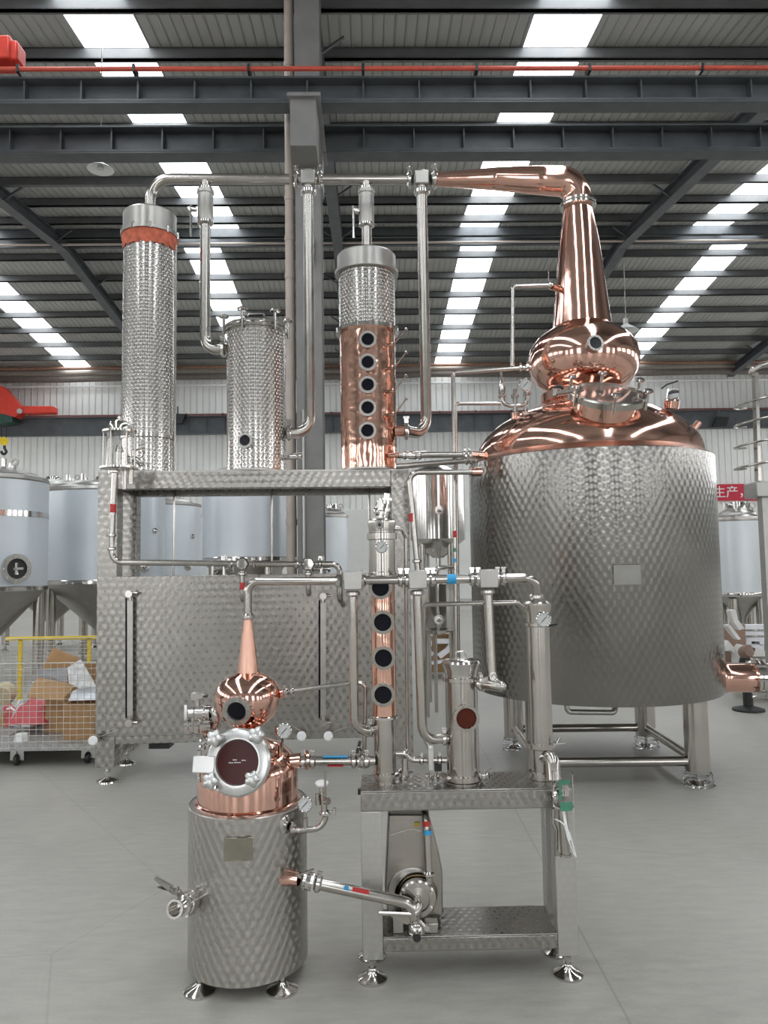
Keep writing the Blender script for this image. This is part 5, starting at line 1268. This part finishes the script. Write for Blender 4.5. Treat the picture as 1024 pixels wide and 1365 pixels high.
r = thing('discharge_pipe', 'vertical steel pipe with blue and red tape above the pump', 'pipe', V((oz.x, 2.95, oz.z)))
pipe(r, [V((oz.x, 2.95, oz.z + .008)), V((oz.x - .003, 2.96, zat(1110, 2.95, 570))), at(566.5, 1082, 3.0), V((at(565, 1060, 3.02).x, 3.05, QZ - .078))], .0145, .05)
tape(r, at(570.3, 1109, 2.955), (0, 0, 1), .0145, .016, BLUET, 'blue_tape'); tape(r, at(568.5, 1097, 2.97), (-.1, 0, 1), .0145, .02, REDT, 'red_tape')

# suction pipe from the small still to the pump
Ysuc = 2.912
r = thing('suction_pipe', 'thick steel pipe from the small still bending down at the pump', 'pipe', at(552, 1240, 2.870))
s0, s1 = at(392, 1171.5, 2.849), at(428, 1179, 2.849); s2 = at(540, 1203, 2.870); s3 = at(553, 1228, 2.870)
pipe(r, [s1, s2 + V((.03, 0, -.006)), s3], .0205, .055, seg=20)
MB().tube([s3 + V((-.005, 0, .02)), V((pc.x, 2.86, pc.z - .005)), V((pc.x, 2.90, pc.z - .005))], .0195, bend=.03).build('pump_inlet', STEEL, r)
MB().bar(at(431 + 28, 1184.5, 2.827) + V((0, 0, .004)), at(431 + 34, 1186, 2.827) + V((0, 0, .004)), .03, .004).build('blue_tape', BLUET, r)
MB().bar(at(470, 1185, 2.843), at(492, 1189.5, 2.846), .012, .012).build('red_tape', REDT, r)
MB().tube([at(505, 1217, 2.849), at(552, 1219, 2.859)], .0085, seg=10).build('handle_bar', STEEL, r)
MB().prism([at(520, 1221, 2.859), at(552, 1222, 2.859), at(550, 1228, 2.859), at(543, 1233, 2.859), at(533, 1229, 2.859)], (0, .01, 0)).build('handle_plate', STEEL, r)
dv = MB().lathe([(.0, -.0), (.026, 0), (.030, .01), (.030, .022), (.024, .03), (.016, .04), (.016, .06), (.0, .06)], axis(at(556, 1244, 2.849), (-.05, .6, .9)), 14)
for k in range(8):
    a = k * PI / 4; q_ = axis(at(556, 1244, 2.849), (-.05, .6, .9)) @ V((.026 * math.cos(a), .026 * math.sin(a), -.004)); dv.cyl(q_, q_ + V((0, .02, .03)), .004, seg=6)
dv.build('drain_clamp', POL, r)
MB().lathe([(0, 0), (.015, 0), (.015, .004), (0, .004)], axis(at(556, 1250, 2.833), (0, -1, -.2)), 16).build('drain_opening', BLACK, r)
MB().tube([at(560, 1228, 2.838), at(568, 1238, 2.838)], .006).lathe([(0, -.006), (.010, -.006), (.010, .006), (0, .006)], axis(at(569, 1237, 2.838), (0, 1, 0)), 12).build('wing_nut', POL, r)
for k, (f0, f1) in enumerate(((.42, .50), (.6, .75))): pass
ballvalve(r, at(404, 1172.5, 2.849), at(417, 1176, 2.849), .019, (at(396, 1167, 2.817), at(418, 1159, 2.806)))
clamp(r, at(424, 1177.5, 2.849), s1 - s0, .0205, .014)

# ------------------------------------------------------------------ the small pot still
pt = thing('small_pot_still', 'small pot still with a round steel jacket and copper helmet in front', 'still', (sx, YS, 0))
A = axis((sx, YS, 0), (0, 0, 1)); SR = .230; z = lambda v: zat(v, YS, 328)
zj0, zj1 = .052, zat(1092, YS - SR, 328)
MB().lathe([(SR - .0109, zj0), (SR, zj0), (SR, zj1 - .0033), (SR - .0033, zj1)], A, 80).build('jacket', SW_SMALL, pt)
MB().lathe([(0, zj0 + .0043), (SR - .0065, zj0 + .0043)], A, 40).build('bottom_plate', DARKST, pt)
MB().lathe([(SR - .0022, zj1 - .0022), (.1955, zj1 + .0022)], A, 64).build('jacket_rim', SATIN, pt)
for k in range(4):
    a = PI / 4 + k * PI / 2; c = V((sx + .215 * math.cos(a), YS + .215 * math.sin(a), 0))
    MB().lathe([(0, .036), (.014, .036), (.018, .030), (.03, .020), (.052, .012), (.058, .008), (.058, 0), (0, 0)], axis(c, (0, 0, 1)), 28).cyl(c + V((0, 0, .03)), c + V((0, 0, zj0 + .004)), .010).build('levelling_foot', POL, pt)
zsh = z(1012)
MB().lathe([(.2063, zj1 - .0022), (.2063, zj1 + .0065), (.1966, zj1 + .0109), (.1966, zsh - .0326), (.1922, zsh - .013), (.1792, zsh + .0109), (.1542, zsh + .038), (.114, zsh + .063), (.0652, zsh + .0804), (.0369, zsh + .0869)], A, 80).build('copper_pot', COPPER, pt)
MB().lathe([(.0391, zsh + .0847), (.0391, z(981)), (.0565, z(980)), (.0565, z(976)), (.0391, z(975)), (.0391, z(968))], A, 32).build('copper_neck', COPPER, pt)
MB().lathe([(.0391, z(970)), (.0652, z(966)), (.1021, z(956)), (.1238, z(943)), (.1319, z(929)), (.1249, z(917)), (.1086, z(908)), (.0815, z(901.5)), (.0543, z(898)), (.0434, z(896))], A, 72).build('onion_head', COPPER, pt)
MB().lathe([(.0434, z(897)), (.0402, z(888)), (.0326, z(868)), (.025, z(846)), (.0179, z(826)), (.0179, z(823))], A, 40).build('neck_cone', COPSAT, pt)
n = V((-.1303, -1, -.1738)).normalized(); p = at(317, 946.5, YS - .1281); sight(pt, p, n, .0554, .0337, GLASSK, 10, depth=.038, bm=SATIN)
# reflux nozzle on the onion
MB().cyl(at(372, 925, 3.0191), at(381, 923, 3.0299), .0174).build('copper_nozzle', COPPER, pt)
# round glass door
dn = V((-.0977, -.97, .2172)).normalized(); dc = at(318, 1016, YS - .2552); M = axis(dc, dn)
MB().lathe([(.1064, -.1086), (.1043, -.013)], M, 48).build('door_collar', COPPER, pt)
dr = MB().lathe([(.076, -.013), (.1173, -.013), (.1195, -.0065), (.1195, .0065), (.1129, .0152), (.0912, .0217), (.0804, .0217), (.076, .0152), (.076, -.013)], M, 56).build('glass_door', CAST, pt)
MB().lathe([(0, .0087), (.0782, .0087)], M, 48).build('glass', GLASSR, dr)
tm = M @ Matrix.Translation((0, 0, .0096)) 
# upright frame for the lettering on the glass
up = (V((0, 0, 1)) - dn * dn.z).normalized(); rt = up.cross(dn).normalized()
tw = Matrix.Identity(4)
for i in range(3): tw[i][0] = rt[i]; tw[i][1] = up[i]; tw[i][2] = dn[i]; tw[i][3] = dc[i] + dn[i] * .01
lt = MB()
for x0_, x1_t, y_ in ((-.017, .000, .008), (-.032, -.014, -.002), (-.011, .013, -.001), (.016, .031, .007)):
    n_ = int((x1_t - x0_) / .003)
    for q_ in range(n_): lt.box((x0_ + q_ * .003, y_, 0), (.0021, .0030 if q_ else .0045, .0004), tw)
lt.build('lettering', WHITE, dr)
def knob(u, v, R, nm='star_knob'):
    c = at(u, v, YS - .2661); pts = []
    K = axis(c, dn)
    mb = MB(); n_ = 36; ring = [(R * (1 + .1412 * math.cos(5 * 2 * PI * i / n_))) for i in range(n_)]
    vs = []; 
    for zz, k in ((0, .9), (.0109, 1), (.0239, 1), (.0326, .86), (.0358, .4)):
        for i in range(n_): a = 2 * PI * i / n_; vs.append(K @ V((ring[i] * k * math.cos(a), ring[i] * k * math.sin(a), zz)))
    vs.append(K @ V((0, 0, .0369))); fs = []
    for q_ in range(4):
        for i in range(n_): j = (i + 1) % n_; fs.append((q_ * n_ + i, q_ * n_ + j, (q_ + 1) * n_ + j, (q_ + 1) * n_ + i))
    for i in range(n_): fs.append((4 * n_ + i, 4 * n_ + (i + 1) % n_, len(vs) - 1))
    fs.append(tuple(range(n_))[::-1]); mb.add(vs, fs); mb.cyl(c - dn * .0543, c, .0087, seg=8)
    mb.build(nm, CAST, dr, sharp=60)
for u_, v_ in ((288.5, 984.5), (344, 980), (283, 1041), (338.5, 1038)): knob(u_, v_, .0282)
MB().box((0, 0, 0), (.0597, .0815, .0326), axis(at(273, 1019, YS - .2552), dn) @ Matrix.Rotation(PI / 2, 4, 'Z') @ Matrix.Identity(4)).build('door_hinge', CAST, dr, bevel=.0033)
MB().cyl(at(266, 1000, YS - .2498), at(265, 1037, YS - .2498), .0076).lathe([(0, 0), (.0109, 0), (.0109, .013), (0, .013)], axis(at(265, 1037, YS - .2552), (0, 0, -1)), 10).build('hinge_pin', POL, dr)
MB().lathe([(.0054, -.0054), (.013, -.0043), (.013, .0043), (.0054, .0054)], axis(at(290, 1049, YS - .2932), dn), 12).build('hinge_bolt', POL, dr)
# pot right nozzle and gauge
MB().lathe([(.0282, -.0326), (.0282, .0326), (.0369, .0326), (.0369, .0434)], axis(at(396, 1014, 3.0082), (1, .3, 0)), 24).build('copper_nozzle', COPPER, pt)
gauge(pt, at(379, 974.5, 2.8888), (-.0543, -1, .1086), .0277, at(374, 1003, 2.9539), mat=POL)
MB().cyl(at(373, 1006, 2.9539), at(373, 992, 2.9431), .0098).cyl(at(376.5, 975, 2.9322), at(374, 974, 2.9539), .0228).build('gauge_neck', COPPER, pt)
# left CIP valve cluster
cl = thing('cleaning_valve', 'cluster of clamped steel valves at the left of the small copper onion', 'valve', at(262, 965, 2.9539)); Yv = 2.9322
e = lambda u, v, dy=0: at(u, v, Yv + dy)
MB().tube([e(266, 949), e(284, 947), e(288, 958), e(286, 968, .0326), e(290, 968, .0869)], .0163, bend=.0326).build('elbow_pipe', STEEL, cl)
MB().lathe([(.0109, 0), (.0239, 0), (.0239, .0217), (.0282, .0272), (.0282, .0597), (.0239, .0652), (.0239, .0815)], axis(e(252, 950), (1, 0, 0)), 20).build('valve_body', POL, cl)
MB().lathe([(0, 0), (.0293, 0), (.0293, .0098), (0, .0098)], axis(e(249, 950, -.0054), (-1, -.2715, 0)), 22).build('white_cap', WHITE, cl)
MB().prism([e(254, 934), e(254, 925), e(258, 923.5), e(273, 926), e(273, 930), e(262, 934)], (0, .0326, 0)).cyl(e(263, 945, .0109), e(263, 932, .0109), .0109).build('actuator_handle', SATIN, cl, bevel=.0022)
MB().box(e(274, 928), (.0152, .0217, .0065)).build('grip', BLACK, cl)
MB().lathe([(.0, 0), (.0261, 0), (.0261, .013), (.0217, .0174), (.0217, .0326), (.0282, .0369), (.0282, .0543), (.0217, .0586), (.0195, .0977), (0, .0977)], axis(e(247, 968), (1, .0543, .0)), 20).build('lower_valve', POL, cl)
MB().tube([e(266, 970), e(272, 976, .0217), e(277, 984, .0543)], .0141, bend=.0217).build('lower_elbow', STEEL, cl)
for (u_, v_, d__) in ((258, 957, (1, 0, 0)), (268, 959, (1, 0, .2172)), (276, 961, (0, 0, 1)), (259, 974, (0, .4, 1)), (277, 944, (0, 0, 1))): clamp(cl, e(u_, v_, .0109), d__, .0141, .0087)
for (u_, v_, R_) in ((271, 988, .013), (277, 992, .0109), (270, 996, .0119), (279, 984, .013)): MB().lathe([(R_ * .4, -R_ * .6), (R_, -R_ * .5), (R_, R_ * .5), (R_ * .4, R_ * .6)], axis(e(u_, v_, .0326), (-.3, -1, .2172)), 14).cyl(e(u_, v_, .0326), e(u_ + 3, v_ + 2, .1086), R_ * .5).build('clamp_bolt', POL, cl)
# right gauge and safety valve on the jacket
sg = thing('safety_gauge', 'bent steel pipe with gauge and capped safety valve on the small still jacket', 'gauge', at(405, 1104, 2.8888)); Yg = 2.8888
e = lambda u, v, dy=0: at(u, v, Yg + dy)
MB().lathe([(0, -.0217), (.0326, -.0217), (.0326, .0043), (.0261, .0065), (.0152, .0087), (.0152, .0217)], axis(e(381, 1099, .0), (1, -.9, 0)), 26).build('jacket_flange', POL, sg)
MB().tube([e(385, 1103, .0), e(395, 1107, -.0217), e(433, 1104, -.0217), e(434, 1086, -.0217)], .0114, bend=.0489).tube([e(407, 1105, -.0217), e(407, 1090, -.0217)], .0103).build('pipe', STEEL, sg); clamp(sg, e(391, 1105, -.0163), (1, -.2172, 0), .0119, .0098)
gauge(sg, e(406.5, 1072.5, -.0326), (-.0543, -1, .1303), .0277, e(407, 1089, -.0217))
clamp(sg, e(433.5, 1084, -.0217), (0, 0, 1), .0141, .0087)
MB().bar(e(438, 1083, -.0217), e(446, 1082, -.0326), .013, .0109).cyl(e(445, 1086, -.0326), e(446, 1077, -.0326), .0065).build('clamp_wing', POL, sg)
MB().cyl(e(432.5, 1084, -.0217), e(431, 1058, -.0217), .0119).cyl(e(424, 1073, -.0217), e(423.5, 1058, -.0217), .0098).cyl(e(433, 1068, -.0434), e(438, 1068, -.0543), .013).build('valve_body', STEEL, sg)
MB().cyl(e(429, 1058, -.0109), e(429, 1046, -.0109), .0087).build('valve_stem', POL, sg); MB().lathe([(0, 0), (.0217, .0011), (.025, .0065), (.0239, .0109), (0, .013)], axis(e(429, 1046.5, -.0109), (0, -.1629, 1)), 22).build('white_cap', WHITE, sg)
MB().cyl(e(433.5, 1063, -.0489), e(433.5, 1029, -.0489), .0046, seg=8).build('lift_rod', STEEL, sg)
# copper outlet nozzle right
MB().lathe([(.0369, -.0326), (.0282, 0), (.0239, .0326)], axis(at(388, 1170, 2.8888), (1, -.3, -.0543)), 26).build('outlet_nozzle', COPPER, pt)
# left outlet with ball valve
lo = at(266, 1197, 2.9322); ld = (at(226, 1215, 2.715) - lo).normalized()
MB().lathe([(.0434, -.0217), (.0326, .0), (.0272, .0489)], axis(lo, ld), 30).build('outlet_nozzle', COPPER, pt)
bv = thing('outlet_valve', 'open ended ball valve on the left of the small still jacket', 'valve', lo + ld * .1086)
M = axis(lo, ld)
MB().lathe([(.0217, .0434), (.0358, .0434), (.0358, .0565), (.0282, .0597), (.0282, .0673), (.0369, .0717), (.0369, .1129), (.0282, .1162), (.0261, .1216), (.0358, .126), (.0358, .1412), (.0261, .1444), (.0304, .1792), (.0326, .1846), (.0326, .1933), (.0239, .1933), (.0217, .1303), (0, .1303)], M, 30).build('valve_body', POL, bv)
for k in range(4):
    a = k * PI / 2 + .4; MB().cyl(M @ V((.0369 * math.cos(a), .0369 * math.sin(a), .0652)), M @ V((.0369 * math.cos(a), .0369 * math.sin(a), .1216)), .0065, seg=8).build('valve_bolt', POL, bv)
hb_ = M @ V((0, 0, .0923)); ht = at(236, 1187, 2.8019)
MB().cyl(hb_, ht, .0119).prism([at(230, 1193, 2.791), at(237, 1194, 2.791), at(237.5, 1183, 2.791), at(230, 1183, 2.791), at(206, 1170, 2.715), at(205, 1173, 2.715)], (0, .0195, 0)).build('lever_handle', SATIN, bv, bevel=.0022)
MB().prism([at(222, 1186, 2.7802), at(230, 1184, 2.7802), at(230, 1190, 2.7802), at(209, 1183, 2.7367)], (0, .0109, 0)).build('lock_tab', SATIN, bv)
# blank name plate on the jacket
npn = V((at(318.5, 1130, YS - SR).x - sx, 0, 0)); a = npn.x / SR; nn = V((a, -math.sqrt(1 - a * a), .1303)).normalized(); c = V((sx, YS, zat(1132, YS - SR - .0109, 318))) + V((nn.x, nn.y, 0)).normalized() * (SR + .0109)
pl = MB().box((0, 0, 0), (.1064, .0782, .0033), axis(c, nn) @ Matrix.Rotation(PI, 4, 'Z')).build('name_plate', metal('mirror plate', (.42, .40, .33), .1086), pt, bevel=.0011)
MB().box((0, 0, -.0065), (.0977, .0717, .0065), axis(c, nn) @ Matrix.Rotation(PI, 4, 'Z')).build('plate_holder', BLACK, pt)

# ------------------------------------------------------------------ light and view
w = bpy.data.worlds.new('world'); sc.world = w; w.use_nodes = True
w.node_tree.nodes['Background'].inputs[0].default_value = (.75, .85, 1, 1); w.node_tree.nodes['Background'].inputs[1].default_value = .8
sc.view_settings.view_transform = 'Standard'; sc.view_settings.look = 'None'; sc.view_settings.gamma = 1; sc.view_settings.use_curve_mapping = False
sc.view_settings.exposure = 0.1
sc.cycles.use_denoising = True
sc.cycles.sample_clamp_indirect = 6
sc.cycles.max_bounces = 8; sc.cycles.diffuse_bounces = 4; sc.cycles.glossy_bounces = 5
